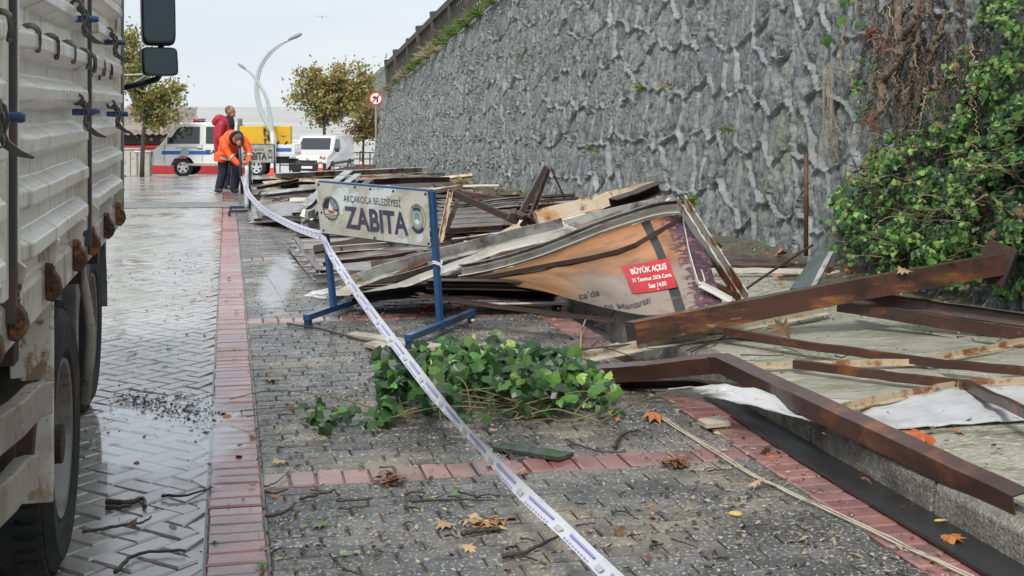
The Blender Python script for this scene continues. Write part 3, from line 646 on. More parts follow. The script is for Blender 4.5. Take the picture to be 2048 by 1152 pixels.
mb = MB(); mb.prism([(0, .3), (.06, .3), (.1, .62), (.3, .86), (.3, .92), (.0, .92)], lambda a, b, t: (t, 5.35 + a, b), -.8, -.58); mb.build('bracket_plate', 'grey_plate', tr, bevel=.006)
mb = MB(); mb.box((-.68, 5.93, .58), (.16, .025, .62), (.06, 0, 0)); mb.build('mud_flap', 'black_rubber', tr, bevel=.004)
mb = MB(); mb.sweep([(-.76, 6.55 - .5 * math.cos(k * math.pi / 12), .4 + .5 * math.sin(k * math.pi / 12)) for k in range(13)], [(-.13, 0), (.13, 0), (.13, .015), (-.13, .015)], up=(1, 0, 0)) if False else None
mb.grid(lambda u, v: (-.9 + .29 * v, 6.55 - .5 * math.cos(u * math.pi), .41 + .5 * math.sin(u * math.pi)), 16, 2); mb.build('front_fender', 'grey_plate', tr, solid=.012)
# cab
cabp = [(5.72, .85), (7.55, .85), (7.58, 1.35), (7.2, 2.3), (6.9, 2.42), (5.85, 2.42), (5.72, 2.3)]
mb = MB(); mb.prism(cabp, lambda a, b, t: (t * (1 - .04 * max(0, b - 1.4)) - 1.5, a, b), -.86, .86); cab = mb.build('cab', 'truck_blue', tr, bevel=.05)
mb = MB(); mb.prism([(6.1, 1.5), (7.28, 1.5), (7.05, 2.22), (6.1, 2.22)], lambda a, b, t: (-1.5 + t * (1 - .04 * max(0, b - 1.4)), a, b), .855, .866); mb.build('side_window', 'glass_dark', cab)
mb = MB(); mb.prism([(-.7, 1.45), (.7, 1.45), (.66, 2.2), (-.66, 2.2)], lambda a, b, t: (-1.5 + a, 7.58 - (b - 1.35) * .4 + t, b), .0, .02); mb.build('windscreen', 'glass_dark', cab)
mb = MB(); mb.box((-1.5, 7.62, .72), (1.66, .14, .26)); mb.build('bumper', 'grey_plate', cab, bevel=.02)
for x in (-2.2, -.8):
    mb = MB(); mb.box((x, 7.6, 1.05), (.26, .06, .16)); mb.build('headlight', 'light_clear', cab, bevel=.02)
# wing mirrors on a bent arm
md = 6.75
arm = MB(); arm.tube([P(222, 180, md), P(262, 172, md), P(300, 162, md), P(314, 158, md), P(321, 148, md), P(322, 60, md), P(318, -25, md), P(300, -30, md), P(240, -12, md + .1)], .016, 8); am = arm.build('mirror_arm', 'black_plastic', tr, smooth=True)
def mirror(x0, y0, x1, y1, nm):
    a, b, c, d = P(x0, y0, md - .04), P(x1, y0, md - .04), P(x1 - 1, y1, md - .04), P(x0 + 3, y1, md - .04)
    ctr = (a + b + c + d) / 4; n = Vector((.19, -1, .02)).normalized()
    def rr(s, off):
        pts = []; ux = Vector((-n.y, n.x, 0)).normalized() * ((b - a).length / 2); uz = (a - d) / 2
        for k in range(24):
            t = 2 * math.pi * k / 24; cx_, sz_ = math.cos(t), math.sin(t); e = .28
            pts.append(ctr + ux * s * math.copysign(abs(cx_) ** e, cx_) + uz * s * math.copysign(abs(sz_) ** e, sz_) + n * off)
        return pts
    mb = MB(); L0, L1, L2, L3 = rr(.93, .045), rr(1, .03), rr(1, -.02), rr(.7, -.07); vs = L0 + L1 + L2 + L3
    mb.add(vs, [(r * 24 + k, r * 24 + (k + 1) % 24, (r + 1) * 24 + (k + 1) % 24, (r + 1) * 24 + k) for r in range(3) for k in range(24)] + [tuple(range(72, 96))] + [tuple(range(23, -1, -1))])
    h_ = mb.build('mirror_housing', 'black_plastic', am)
    mb = MB(); mb.add(rr(.88, .0475), [tuple(range(24))]); mb.build('mirror_glass', 'mirror_glass', am)
mirror(282, -55, 348, 92, 'm'); mirror(283, 95, 353, 152, 'm')
# ================================================================ lettering helper
def text_geo(s, bold=0.0, xs=1.0, shear=0):
    cu = bpy.data.curves.new('t', 'FONT'); cu.body = s; cu.size = 1; cu.offset = bold; cu.shear = shear; cu.resolution_u = 4
    o = bpy.data.objects.new('t', cu); COL.objects.link(o); dg = bpy.context.evaluated_depsgraph_get()
    me = bpy.data.meshes.new_from_object(o.evaluated_get(dg)); vs = [(v.co.x, v.co.y) for v in me.vertices]; fs = [tuple(p.vertices) for p in me.polygons]
    bpy.data.objects.remove(o); bpy.data.curves.remove(cu); bpy.data.meshes.remove(me)
    return vs, fs
def text_on(mb, s, fn, bold=0.0, ref=None):
    """fn(u,v) maps the text's box (cap height) to points"""
    vs, fs = text_geo(s, bold); x0 = min(v[0] for v in vs); x1 = max(v[0] for v in vs)
    rv, _ = text_geo('H', bold); y0 = min(v[1] for v in rv); y1 = max(v[1] for v in rv)
    mb.add([fn((x - x0) / (x1 - x0), (y - y0) / (y1 - y0)) for x, y in vs], fs)
def bil(a, b, c, d):   # TL TR BR BL
    a, b, c, d = map(Vector, (a, b, c, d))
    return lambda u, v: (d.lerp(c, u)).lerp(a.lerp(b, u), v)

# ================================================================ municipal barriers
def barrier(label, bl, tl, br, tr_, ftl, ftr, post='blue_paint', face=True, group='municipal police barriers'):
    """bl, br: post feet; tl, tr_: post tops; ftl/ftr: (front end, back end) of each foot bar"""
    e = empty('barrier', (bl + br) / 2, label, 'barrier', group)
    for a, b in ((bl, tl), (br, tr_)):
        mb = MB(); mb.beam(a, b, .038, .038, up=(br - bl)); mb.build('post', post, e, bevel=.004)
    for a, b in (ftl, ftr):
        mb = MB(); mb.beam(a + Vector((0, 0, .065)), b + Vector((0, 0, .065)), .045, .04)
        for q, o_ in ((a, b), (b, a)):
            q = q.lerp(o_, .03); mb.beam(q, q + Vector((0, 0, .06)), .04, .04, up=(br - bl))
        mb.build('foot', post, e, bevel=.003)
    ax = (br - bl).normalized(); n = ax.cross(Vector((0, 0, 1))).normalized()
    if n.dot(-(bl - Vector((0, 0, HC)))) < 0: n = -n
    f0 = .6
    A, B = bl.lerp(tl, 1.0), br.lerp(tr_, 1.0); D, C = bl.lerp(tl, f0), br.lerp(tr_, f0)
    for p, q in ((A, B), (D, C)):
        mb = MB(); mb.beam(p, q, .036, .018); mb.build('frame_rail', post, e, bevel=.003)
    s = bil(A, B, C, D); on = lambda u, v, off: s(u, v) + n * off
    mb = MB(); bu = lambda u, v: on(-.012 + 1.0 * u, .0 + .99 * v, .034 + .003 * math.sin(u * 9) * math.sin(v * 5))
    mb.grid(bu, 14, 6); bd = mb.build('sign_board', 'board_face', e, solid=.004)
    o1, o2, o3, o4 = .0385, .0395, .0405, .0415
    mb = MB(); text_on(mb, 'AKÇAKOCA BELEDİYESİ', lambda u, v: on(.245 + .51 * u, .665 + .125 * v, o1), .004); mb.build('lettering', 'board_print', bd)
    mb = MB(); text_on(mb, 'ZABITA', lambda u, v: on(.24 + .57 * u, .15 + .425 * v, o1), .03); mb.build('lettering', 'board_print', bd)
    def disc(mb, cu_, cv, ru, rv, off, mi, k=28, a0=0, a1=2 * math.pi, r0=0):
        mb.mi = mi; ring = [(cu_ + ru * math.cos(a0 + (a1 - a0) * i / k), cv + rv * math.sin(a0 + (a1 - a0) * i / k)) for i in range(k + 1)]
        inn = [(cu_ + ru * r0 * math.cos(a0 + (a1 - a0) * i / k), cv + rv * r0 * math.sin(a0 + (a1 - a0) * i / k)) for i in range(k + 1)]
        mb.add([on(a, b, off) for a, b in ring] + [on(a, b, off) for a, b in inn], [(i, i + 1, k + 2 + i, k + 1 + i) for i in range(k)])
    def poly(mb, pts, off, mi): mb.mi = mi; mb.add([on(a, b, off) for a, b in pts], [tuple(range(len(pts)))])
    mats = ['print_black', 'print_cream', 'print_bluegrey', 'print_white', 'print_red', 'print_navy', 'print_gold', 'print_teal']
    mb = MB(); c, v0, ru, rv = .115, .495, .083, .25
    disc(mb, c, v0, ru, rv, o1, 0); disc(mb, c, v0, ru * .94, rv * .94, o2, 0); disc(mb, c, v0 + .0, ru * .78, rv * .78, o2, 2); disc(mb, c, v0, ru * .98, rv * .98, o2, 1, r0=.965)
    disc(mb, c, v0, ru * .785, rv * .785, o3, 1, a0=math.pi * 1.08, a1=math.pi * 1.92)
    for k in range(26):       # the lettered ring
        t = k * 2 * math.pi / 26; uu, vv = c + ru * .87 * math.cos(t), v0 + rv * .87 * math.sin(t); q = (.0032, .0095) if k % 3 else (.002, .006)
        poly(mb, [(uu - q[0], vv - q[1]), (uu + q[0], vv - q[1]), (uu + q[0], vv + q[1]), (uu - q[0], vv + q[1])], o3, 1)
    poly(mb, [(c - .02, v0 - .02), (c - .003, v0 + .15), (c + .012, v0 - .03)], o4, 3); poly(mb, [(c + .0, v0 + .13), (c + .03, v0 - .04), (c + .014, v0 - .03)], o4, 3)
    poly(mb, [(c - .028, v0 - .03), (c + .04, v0 - .035), (c + .024, v0 - .085), (c - .012, v0 - .085)], o4 + .001, 4)
    for k in range(3):
        vv = v0 - .115 - k * .032; w = .05 - .012 * k; poly(mb, [(c - w, vv), (c - w * .3, vv + .012), (c + w * .3, vv - .004), (c + w, vv + .006), (c + w, vv - .006), (c + w * .3, vv - .015), (c - w * .3, vv + .001), (c - w, vv - .011)], o4, 0)
    mb.build('emblem', mats, bd)
    mb = MB(); c, v0, ru, rv = .895, .485, .07, .265
    disc(mb, c, v0, ru, rv, o1, 5); disc(mb, c, v0, ru * .96, rv * .96, o2, 1, r0=.93); disc(mb, c, v0, ru * .88, rv * .86, o2, 1); disc(mb, c, v0, ru * .8, rv * .8, o3, 6, r0=.8); disc(mb, c, v0, ru * .62, rv * .6, o3, 7)
    disc(mb, c, v0, ru * .8, rv * .78, o3 + .0004, 5, a0=math.pi * .3, a1=math.pi * .7, r0=.72); disc(mb, c, v0 - .01, ru * .98, rv * .98, o4, 5, a0=math.pi * 1.22, a1=math.pi * 1.78, r0=.74)
    disc(mb, c, v0 + .03, ru * .3, rv * .36, o4, 2); poly(mb, [(c - .025, v0 - .06), (c, v0 - .12), (c + .025, v0 - .06), (c, v0 + .0)], o4 + .0006, 3)
    tb = MB(); text_on(tb, 'ZABITA', lambda u, v: (lambda t, r: on(c + ru * r * math.cos(t), v0 + rv * r * math.sin(t), o4))(math.pi * (.74 - .48 * u), .83 + .12 * v), .02)
    mb.mi = 5; mb.add(tb.v, tb.f)
    mb.build('emblem', mats, bd)
    for u, v in ((.02, .95), (.5, .95), (.975, .95), (.02, .05), (.5, .03), (.975, .05), (.36, .96), (.7, .95), (.02, .4)):
        mb = MB(); mb.lathe([(.009, 0), (.009, .003), (.005, .005)], on(u, v, .036), n, 8); mb.build('bolt', 'print_black', bd)
    return e
Zv = Vector((0, 0, 1))
barrier('blue framed ZABITA barrier with dirty white board standing nearest among the debris', P(668, 617, 9.0), P(640, 363, 9.0), P(881, 659, 8.4), P(864, 382, 8.4),
        (PG(612, 655), PG(737, 610)), (PG(815, 698), PG(946, 643)))
def far_barrier():
    a, b = [Vector((q.x, q.y, G(q.y))) for q in (P(464, 300, 27.2), P(551, 300, 27.6))]; up = Vector((0, 0, .95)); ax = (b - a).normalized(); n = Vector((ax.y, -ax.x, 0))
    barrier('ZABITA barrier with white board half hidden behind the worker in orange', a, a + up, b, b + up - ax * .04, (a + n * .3, a - n * .3), (b + n * .3, b - n * .3), post='teal_paint')
    # the third one is seen edge-on
    c = PG(500, 431); v = Vector((c.x, c.y, 0)).normalized(); v = (v + Vector((.0, .0, 0))).normalized(); d = c + v * .95; d.z = G(d.y); n = Vector((-v.y, v.x, 0))
    barrier('teal barrier frame seen edge-on with tape tied round its post', c, c + up * .82, d, d + up * .82, (c + n * .3, c - n * .04), (d + n * .3, d - n * .25), post='teal_paint')
    return c
TB = far_barrier()

# ================================================================ caution tape
def ribbon(pts, width, label, twist, name='caution_tape'):
    pts = [Vector(p) for p in pts]; fine = []
    for i in range(len(pts) - 1):
        p0, p1, p2, p3 = pts[max(i - 1, 0)], pts[i], pts[i + 1], pts[min(i + 2, len(pts) - 1)]
        for k in range(12):
            t = k / 12; fine.append(.5 * ((2 * p1) + (p2 - p0) * t + (2 * p0 - 5 * p1 + 4 * p2 - p3) * t * t + (3 * p1 - p0 - 3 * p2 + p3) * t ** 3))
    fine.append(pts[-1]); n = len(fine); cum = [0]
    for i in range(1, n): cum.append(cum[-1] + (fine[i] - fine[i - 1]).length)
    def frame(i):
        t = (fine[min(i + 1, n - 1)] - fine[max(i - 1, 0)]).normalized(); nn_ = (Vector((0, 0, HC)) - fine[i]).normalized(); s = t.cross(nn_).normalized(); u = s.cross(t)
        a = twist(i / (n - 1)); return s * math.cos(a) + u * math.sin(a), s * -math.sin(a) + u * math.cos(a)
    def at(L_, w, off=0):
        i = 0
        while i < n - 2 and cum[i + 1] < L_: i += 1
        k = min(1, max(0, (L_ - cum[i]) / max(1e-6, cum[i + 1] - cum[i]))); a, b = frame(i), frame(i + 1)
        return fine[i].lerp(fine[i + 1], k) + a[0].lerp(b[0], k) * (w * width) + a[1].lerp(b[1], k) * off
    mb = MB(); vs = []
    for i in range(n):
        a, nn = frame(i); ed = .004 * noise.noise((i * .7, 0, 0))
        vs += [fine[i] - a * (width / 2) + nn * ed, fine[i] + nn * -.004, fine[i] + a * (width / 2) + nn * ed]
    mb.add(vs, [(i * 3 + j, i * 3 + j + 1, i * 3 + 4 + j, i * 3 + 3 + j) for i in range(n - 1) for j in (0, 1)])
    e = mb.build(name, 'tape_white', None, smooth=True); tag(e, label, 'tape')
    st, bl, gr = MB(), MB(), MB(); L_ = .15; tot = cum[-1]; k = 0
    while L_ < tot - .3:
        for off in (.0022, -.0022):
            q = lambda a, b, w0, w1, m_: m_.add([at(a, w0, off), at(b, w0, off), at(b, w1, off), at(a, w1, off)], [(0, 1, 2, 3)])
            for s_ in range(4): q(L_ + s_ * .055, L_ + (s_ + 1) * .055, -.16, -.02, bl)
            for s_ in range(9): q(L_ + s_ * .026, L_ + s_ * .026 + .012, .3, .42, bl)
            q(L_ + .27, L_ + .32, -.02, .34, gr)
        L_ += .37
    tag(bl.build('print_marks', 'tape_blue', e, world=False), kind='stuff'); tag(gr.build('print_blocks', 'tape_grey', e, world=False), kind='stuff')
    return e
kn = P(646, 474, 8.95)
ribbon([P(640, 470, 8.95), kn, P(664, 510, 8.6), P(700, 566, 7.85), P(745, 628, 7.0), P(800, 700, 6.25), P(870, 790, 5.5), P(950, 882, 4.9), P(1040, 978, 4.35), P(1130, 1062, 3.95), P(1222, 1152, 3.55), P(1330, 1255, 3.1), P(1500, 1400, 2.6)], .05, 'white and blue printed caution tape stretched from barrier toward the viewer', lambda t: .45 * math.sin(t * 19) + .45 * math.sin(t * 7 + 1))
h0 = PG(472, 384) + Vector((.0, 0, .62))
ribbon([P(474, 330, h0.xy.length), P(484, 352, h0.xy.length * .95), P(493, 378, 18.5), P(500, 392, 16.8), P(528, 420, 14.5), P(570, 444, 12.2), P(610, 461, 10.2), P(640, 470, 8.98)], .065, 'white caution tape sagging between worker hands and nearest barrier', lambda t: .35 * math.sin(t * 9))
c_ = TB
mb = MB(); mb.grid(lambda u, v: Vector((c_.x - .03 - .05 * u, c_.y - .05, c_.z + .1 + .62 * v)) + Vector((.012 * math.sin(v * 9), 0, 0)), 2, 8); tag(mb.build('tape_end', 'tape_white', None, smooth=True, solid=.002), 'loose white tape end hanging on the edge-on barrier post', 'tape')
mb = MB()
for z_ in (.0, .012): mb.tube([P(874, 528, 8.4) + Vector((.032 * math.cos(t), .032 * math.sin(t), z_ + .008 * math.sin(t * 2))) for t in [k * math.pi / 5 for k in range(11)]], .005, 5)
mb.tube([P(878, 527, 8.36), P(884, 536, 8.36), P(882, 548, 8.37)], .006, 5); tag(mb.build('plastic_tie', 'plastic_white', None), 'clear plastic tie knotted round the right post of the nearest barrier', 'tie')

# ================================================================ collapsed metal, sheets and sign
def pt(q):
    """(px, py, a): a below 2.5 is height above the road, otherwise depth"""
    return PG(q[0], q[1], q[2]) if q[2] < 2.5 else P(*q)
def prof(kind, w, h, t=.006):
    a, b = w / 2, h / 2
    if kind == 'box': return [(-a, -b), (a, -b), (a, b), (-a, b)]
    if kind == 'hollow': i, j = a - t, b - t; return [(-a, -b), (a, -b), (a, b), (-a, b), (-a, -b), (-i, -j), (-i, j), (i, j), (i, -j), (-i, -j)]
    if kind == 'chan': return [(-a, -b), (a, -b), (a, -b + t), (-a + t, -b + t), (-a + t, b - t), (a, b - t), (a, b), (-a, b)]
    if kind == 'chanr': return [(-x, y) for x, y in reversed(prof('chan', w, h, t))]
    if kind == 'angle': return [(-a, -b), (a, -b), (a, -b + t), (-a + t, -b + t), (-a + t, b), (-a, b)]
    if kind == 'gutter': return [(-a, b), (-a + t, b), (-a * .75 + t, -b + t), (a * .75 - t, -b + t), (a - t, b * .7), (a, b * .7), (a * .75, -b), (-a * .75, -b)]
    if kind == 'fascia': return [(-a, -b), (a, -b), (a, -b + t), (-a + t, -b + t), (-a + t, -b * .2), (a * .3, -b * .05), (a * .3, b * .15), (-a + t, b * .3), (-a + t, b - t), (a, b - t), (a, b), (-a, b)]
def dens(pts, n=6, j=0, seed=0):
    out = []; r = random.Random(seed)
    for i in range(len(pts) - 1):
        for k in range(n):
            q = pts[i].lerp(pts[i + 1], k / n)
            if j and not (i == 0 and k == 0): q = q + Vector((r.uniform(-j, j), r.uniform(-j, j), r.uniform(-j, j)))
            out.append(q)
    out.append(pts[-1]); return out
def origin(o):
    me = o.data; n = len(me.vertices); co = np.zeros(n * 3, np.float32); me.vertices.foreach_get('co', co); co = co.reshape(-1, 3)
    c = co.mean(0); c[2] = co[:, 2].min(); me.vertices.foreach_set('co', (co - c).ravel()); me.update(); o.location = Vector(c.tolist()); return o
def bar(name, pts, w, h, m, label, cat, kind='box', up=(0, 0, 1), j=.003, n=5, roll=0, group=None, bevel=0):
    pp = dens([pt(q) for q in pts], n, j, len(label)); mb = MB()
    mb.sweep(pp, prof(kind, w, h), up, roll=[roll] * len(pp), caps=kind != 'hollow')
    if kind == 'hollow': mb.f = [f for f in mb.f]
    o = origin(mb.build(name, m, None, bevel=bevel)); return tag(o, label, cat, group)
# --- foreground right
A = bar('steel_beam', [(1264, 666, 7.12), (1640, 592, 7.43), (2000, 528, 7.7)], .135, .12, 'rust_beam', 'thick rusty brown box beam lying from kerb to the ivy, nearest beam', 'beam', 'hollow', j=.001, roll=.12)
mb = MB(); c = P(1992, 526, 7.69); mb.box(c, (.03, .2, .24), (.3, .2, .5)); mb.box(c + Vector((.03, .03, 0)), (.1, .16, .2), (.3, .2, .5)); mb.build('end_plate', 'dark_rust', A, bevel=.004)
mb = MB(); mb.sweep([P(1262, 666, 7.125), P(1267, 665, 7.13)], prof('box', .13, .115), roll=[.12, .12]); mb.build('hollow_shade_cap', 'dark_rust', A)  # dark cap painted in for the shade inside the hollow beam end
bar('fascia_channel', [(1140, 752, 6.8), (1300, 741, 6.55), (1428, 727, 6.3), (1446, 727, 6.22), (1600, 800, 5.5), (1800, 893, 4.85), (2046, 1010, 4.18)], .075, .08, 'brown_steel', 'long brown folded metal channel bent in the middle, nearest the kerb', 'channel', 'chanr', j=.002, n=6, roll=-.18)
bar('fascia_channel', [(1225, 768, 6.75), (1380, 768, 6.45), (1470, 776, 6.2), (1640, 842, 5.7)], .05, .04, 'dark_rust', 'dark rail tucked under the bent brown channel', 'channel', 'chan')
bar('steel_channel', [(1712, 597, 7.75), (1850, 612, 7.6), (2075, 644, 7.3)], .06, .075, 'brown_steel', 'brown channel against the wall foot, upper of the pair below the ivy', 'channel', 'chan', roll=.3)
bar('steel_channel', [(1676, 612, 7.6), (1850, 640, 7.35), (2075, 674, 7.05)], .05, .06, 'brown_steel', 'brown channel against the wall foot, lower of the pair below the ivy', 'channel', 'chanr')
bar('frame_bar', [(1450, 664, .20), (1640, 694, .19), (1842, 723, .19), (2075, 745, .19)], .035, .04, 'brown_steel', 'long thin brown frame bar crossing the concrete, farther of the two', 'bar', 'box')
bar('frame_bar', [(1588, 728, .2), (1760, 750, .2), (1932, 770, .2), (2070, 834, .24)], .035, .04, 'brown_steel', 'thin brown frame bar bending over the white sheet, nearer of the two', 'bar', 'box')
bar('frame_bar', [(1470, 733, .185), (1660, 728, .185), (1842, 723, .185), (1960, 701, .185), (2075, 676, .185)], .03, .03, 'thin_bar', 'cream rust-spotted bar crossing behind the farther brown bar', 'bar', 'angle')
bar('frame_bar', [(1668, 819, .2), (1800, 792, .2), (1932, 768, .2), (2075, 761, .2)], .03, .035, 'thin_bar', 'cream rusty bar along the upper edge of the white sheet', 'bar', 'angle')
for qd, lb_ in (([(1482, 737), (1842, 727), (1926, 771), (1676, 818)], 'pale dirty fallen panel between the two thin brown bars and white sheet'), ([(1462, 669), (1700, 636), (1980, 690), (1838, 720)], 'pale dirty fallen panel behind the farther thin brown bar'), ([(1862, 727), (2080, 690), (2090, 738)], 'pale three-cornered panel at the right edge between thin bars')):
    q_ = [PG(a, b, .155) for a, b in qd]; mb = MB(); k_ = len(q_); mb.add([p - Vector((0, 0, .012)) for p in q_] + q_, [tuple(range(k_ - 1, -1, -1)), tuple(range(k_, 2 * k_))] + [(i, (i + 1) % k_, k_ + (i + 1) % k_, k_ + i) for i in range(k_)]); tag(origin(mb.build('fallen_sheet', 'fallen_panel', None, bevel=.002)), lb_, 'panel')
bar('trim_strip', [(1125, 724, .1), (1300, 688, .16), (1480, 655, .18), (1655, 620, .18)], .06, .05, 'cream_wood', 'pale cream trim strip lying under the thick rusty beam', 'strip', 'angle')
bar('trim_strip', [(1060, 738, .03), (1150, 718, .05), (1240, 694, .09)], .05, .045, 'cream_wood', 'short cream strip behind the ivy heap next to rusty beam end', 'strip', 'box')
bar('short_bar', [(1222, 706, .07), (1282, 724, .08)], .04, .04, 'brown_steel', 'short brown offcut joining the cream strip and the bent channel', 'bar', 'box')
bar('gutter_strip', [(1440, 790, .012), (1560, 870, .012), (1700, 955, .012), (1860, 1050, .012), (2060, 1168, .012)], .17, .012, 'black_rubber', 'flat black rubber strip lying in the gutter along the kerb', 'strip', 'box', j=.002)
for k in range(2):
    mb = MB(); off = Vector((.016 * k, .006 * k, 0)); mb.tube([p + off for p in dens([PG(1310, 829, .012), PG(1500, 950, .01), PG(1720, 1052, .01), PG(1975, 1172, .01)], 8, .0025, k)], .004, 6)
    tag(origin(mb.build('twin_cable', 'rope', None, smooth=True)), 'pale cable of the twin pair running across the pavers, ' + ('farther from kerb' if k == 0 else 'nearer the kerb'), 'cable', 'pale twin cable on the pavers')
def plank(name, quad, z, th, m, label, cat):
    q = [PG(a, b, z) for a, b in quad]; mb = MB(); k = len(q); dn = Vector((0, 0, th))
    mb.add([p - dn for p in q] + q, [tuple(range(k - 1, -1, -1)), tuple(range(k, 2 * k))] + [(i, (i + 1) % k, k + (i + 1) % k, k + i) for i in range(k)])
    return tag(origin(mb.build(name, m, None, bevel=.002)), label, cat)
plank('plank', [(985, 893), (1010, 885), (1148, 904), (1118, 914)], .022, .018, 'green_glass', 'small dark green plank on the pavers by the red band', 'plank')
plank('slat', [(694, 667), (712, 662), (1110, 722), (1132, 738), (1100, 736)], .025, .02, 'cream_wood', 'long pale slat on the pavers behind the ivy heap, farther of two', 'slat')
plank('slat', [(728, 686), (752, 680), (940, 736), (925, 752)], .03, .022, 'cream_wood', 'shorter pale pointed slat on the pavers, nearer of two', 'slat')
plank('tile_chip', [(1396, 838), (1440, 830), (1462, 843), (1412, 848)], .03, .022, 'cream_wood', 'small pale broken chip beside the gutter strip', 'chip')
mb = MB(); mb.tube([PG(574, 647, .012), PG(640, 657, .012), PG(760, 690, .012)], .007, 6); tag(origin(mb.build('rod', 'dark_rust', None)), 'thin dark rod lying under the nearest barrier foot', 'rod')
mb = MB(); mb.tube([PG(949, 702), P(948, 670, 7.9), P(946, 640, 7.85)], [.014, .013, .013], 7); tag(origin(mb.build('stake', 'root_pale', None)), 'short reddish stake standing behind the ivy heap', 'stake')
# white sagging sheet
def poly3(pts):
    pts = [pt(q) for q in pts]
    def f(u):
        x = u * (len(pts) - 1); i = min(int(x), len(pts) - 2); return pts[i].lerp(pts[i + 1], x - i)
    return f
def sheetobj(name, top, bot, m, label, cat, nu=40, nv=10, wav=.02, solid=.003, seed=0, bulge=0):
    a, b = poly3(top), poly3(bot); mb = MB()
    def f(u, v):
        p = b(u).lerp(a(u), v); e = math.sin(v * math.pi)
        return p + Vector((0, -bulge * e, 0)) + Vector((1, -1, .8)) * (wav * e * noise.noise((u * 9 + seed, v * 3, seed))) + Vector((.3, -.6, .5)) * (wav * .5 * noise.noise((u * 23, v * 6, seed)))
    mb.grid(f, nu, nv); return tag(origin(mb.build(name, m, None, smooth=True, solid=solid)), label, cat)
sheetobj('vinyl_sheet', [(1335, 778, .2), (1450, 768, .2), (1600, 795, .2), (1760, 800, .19), (1930, 772, .19), (2080, 768, .19)], [(1350, 782, .15), (1480, 806, .145), (1620, 842, .145), (1770, 860, .145), (1900, 850, .145), (2080, 838, .145)], 'white_sheet', 'sagging white vinyl sheet under the bent brown channel', 'sheet', wav=.05, seed=3)

# --- fallen sign
cols = [((891, 561, 9.45), (891, 567, 9.43)), ((979, 546, 9.3), (985, 568, 9.2)), ((1079, 518, 9.15), (1075, 580, 8.95)), ((1141, 495, 9.0), (1157, 602, 8.6)), ((1204, 470, 8.85), (1250, 624, 8.02)), ((1282, 445, 8.65), (1305, 630, 7.78)), ((1330, 433, 8.5), (1372, 621, 7.7)), ((1368, 430, 8.4), (1445, 606, 7.62))]
TT = [P(*c[0]) for c in cols]; BB = [P(*c[1]) for c in cols]
def cat(pts, u):
    x = u * (len(pts) - 1); i = min(int(x), len(pts) - 2); t = x - i; p0, p1, p2, p3 = pts[max(i - 1, 0)], pts[i], pts[i + 1], pts[min(i + 2, len(pts) - 1)]
    return .5 * ((2 * p1) + (p2 - p0) * t + (2 * p0 - 5 * p1 + 4 * p2 - p3) * t * t + (3 * p1 - p0 - 3 * p2 + p3) * t ** 3)
def ban(u, v, off=0):
    p = cat(BB, u).lerp(cat(TT, u), v); e = math.sin(v * math.pi) * min(1, u * 2)
    wv_ = .035 * noise.noise((u * 7, v * 2.5, 1)) + .022 * noise.noise((u * 16 + v * 6, v * 3, 5)) + .008 * math.sin((u * 22 + v * 7))
    return p + Vector((-.12, -1, .1)) * (.11 * e + wv_ * e + off)
def ban_inv(px, py):
    best = None
    for st_, cu_, cv in ((.5, .5, .5), (.06, None, None), (.01, None, None)):
        if cu_ is None: cu_, cv = best[1], best[2]
        for i in range(-10, 11):
            for j in range(-10, 11):
                u, v = cu_ + st_ * i / 10, cv + st_ * j / 10
                if not (0 <= u <= 1 and 0 <= v <= 1): continue
                x, y, _ = view(ban(u, v)); d = (x - px) ** 2 + (y - py) ** 2
                if best is None or d < best[0]: best = (d, u, v)
    return Vector((best[1], best[2], 0))
m = mat('banner', (.6, .27, .1), .42, coat=.35, coat_rough=.2); t_ = m.node_tree; N_ = t_.nodes; l_ = t_.links.new; b_ = N_['Principled BSDF']
def nd(t, **k):
    n = N_.new(t)
    for a, b in k.items(): setattr(n, a, b)
    return n
uvn = nd('ShaderNodeUVMap'); sp = nd('ShaderNodeSeparateXYZ'); l_(uvn.outputs[0], sp.inputs[0])
def rampn(src, lo, hi):
    r = nd('ShaderNodeMapRange', interpolation_type='SMOOTHSTEP'); r.inputs[1].default_value = lo; r.inputs[2].default_value = hi; l_(src, r.inputs[0]); return r.outputs[0]
def mth(op, a, b):
    n = nd('ShaderNodeMath', operation=op)
    for i, q in enumerate((a, b)):
        if isinstance(q, (int, float)): n.inputs[i].default_value = q
        else: l_(q, n.inputs[i])
    return n.outputs[0]
def mixc(f, a, b):
    n = nd('ShaderNodeMix', data_type='RGBA'); l_(f, n.inputs[0]) if not isinstance(f, (int, float)) else None
    for i, q in ((6, a), (7, b)):
        if isinstance(q, tuple): n.inputs[i].default_value = (*q, 1)
        else: l_(q, n.inputs[i])
    return n.outputs[2]
u_, v_ = sp.outputs[0], sp.outputs[1]
nz1 = nd('ShaderNodeTexNoise'); nz1.inputs['Scale'].default_value = 5; nz1.inputs['Detail'].default_value = 4; l_(uvn.outputs[0], nz1.inputs['Vector'])
nz2 = nd('ShaderNodeTexNoise'); nz2.inputs['Scale'].default_value = 26; nz2.inputs['Detail'].default_value = 5; l_(uvn.outputs[0], nz2.inputs['Vector'])
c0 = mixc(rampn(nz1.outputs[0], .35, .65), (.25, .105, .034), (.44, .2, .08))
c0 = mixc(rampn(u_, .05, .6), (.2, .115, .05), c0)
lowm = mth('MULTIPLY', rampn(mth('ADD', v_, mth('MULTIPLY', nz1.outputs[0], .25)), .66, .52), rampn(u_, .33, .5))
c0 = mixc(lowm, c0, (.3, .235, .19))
sc0 = mth('SUBTRACT', u_, mth('ADD', .735, mth('MULTIPLY', mth('SUBTRACT', 1.0, v_), .1)))
stripe = rampn(mth('ABSOLUTE', sc0, 0), .026, .02); c0 = mixc(stripe, c0, (.02, .021, .024))
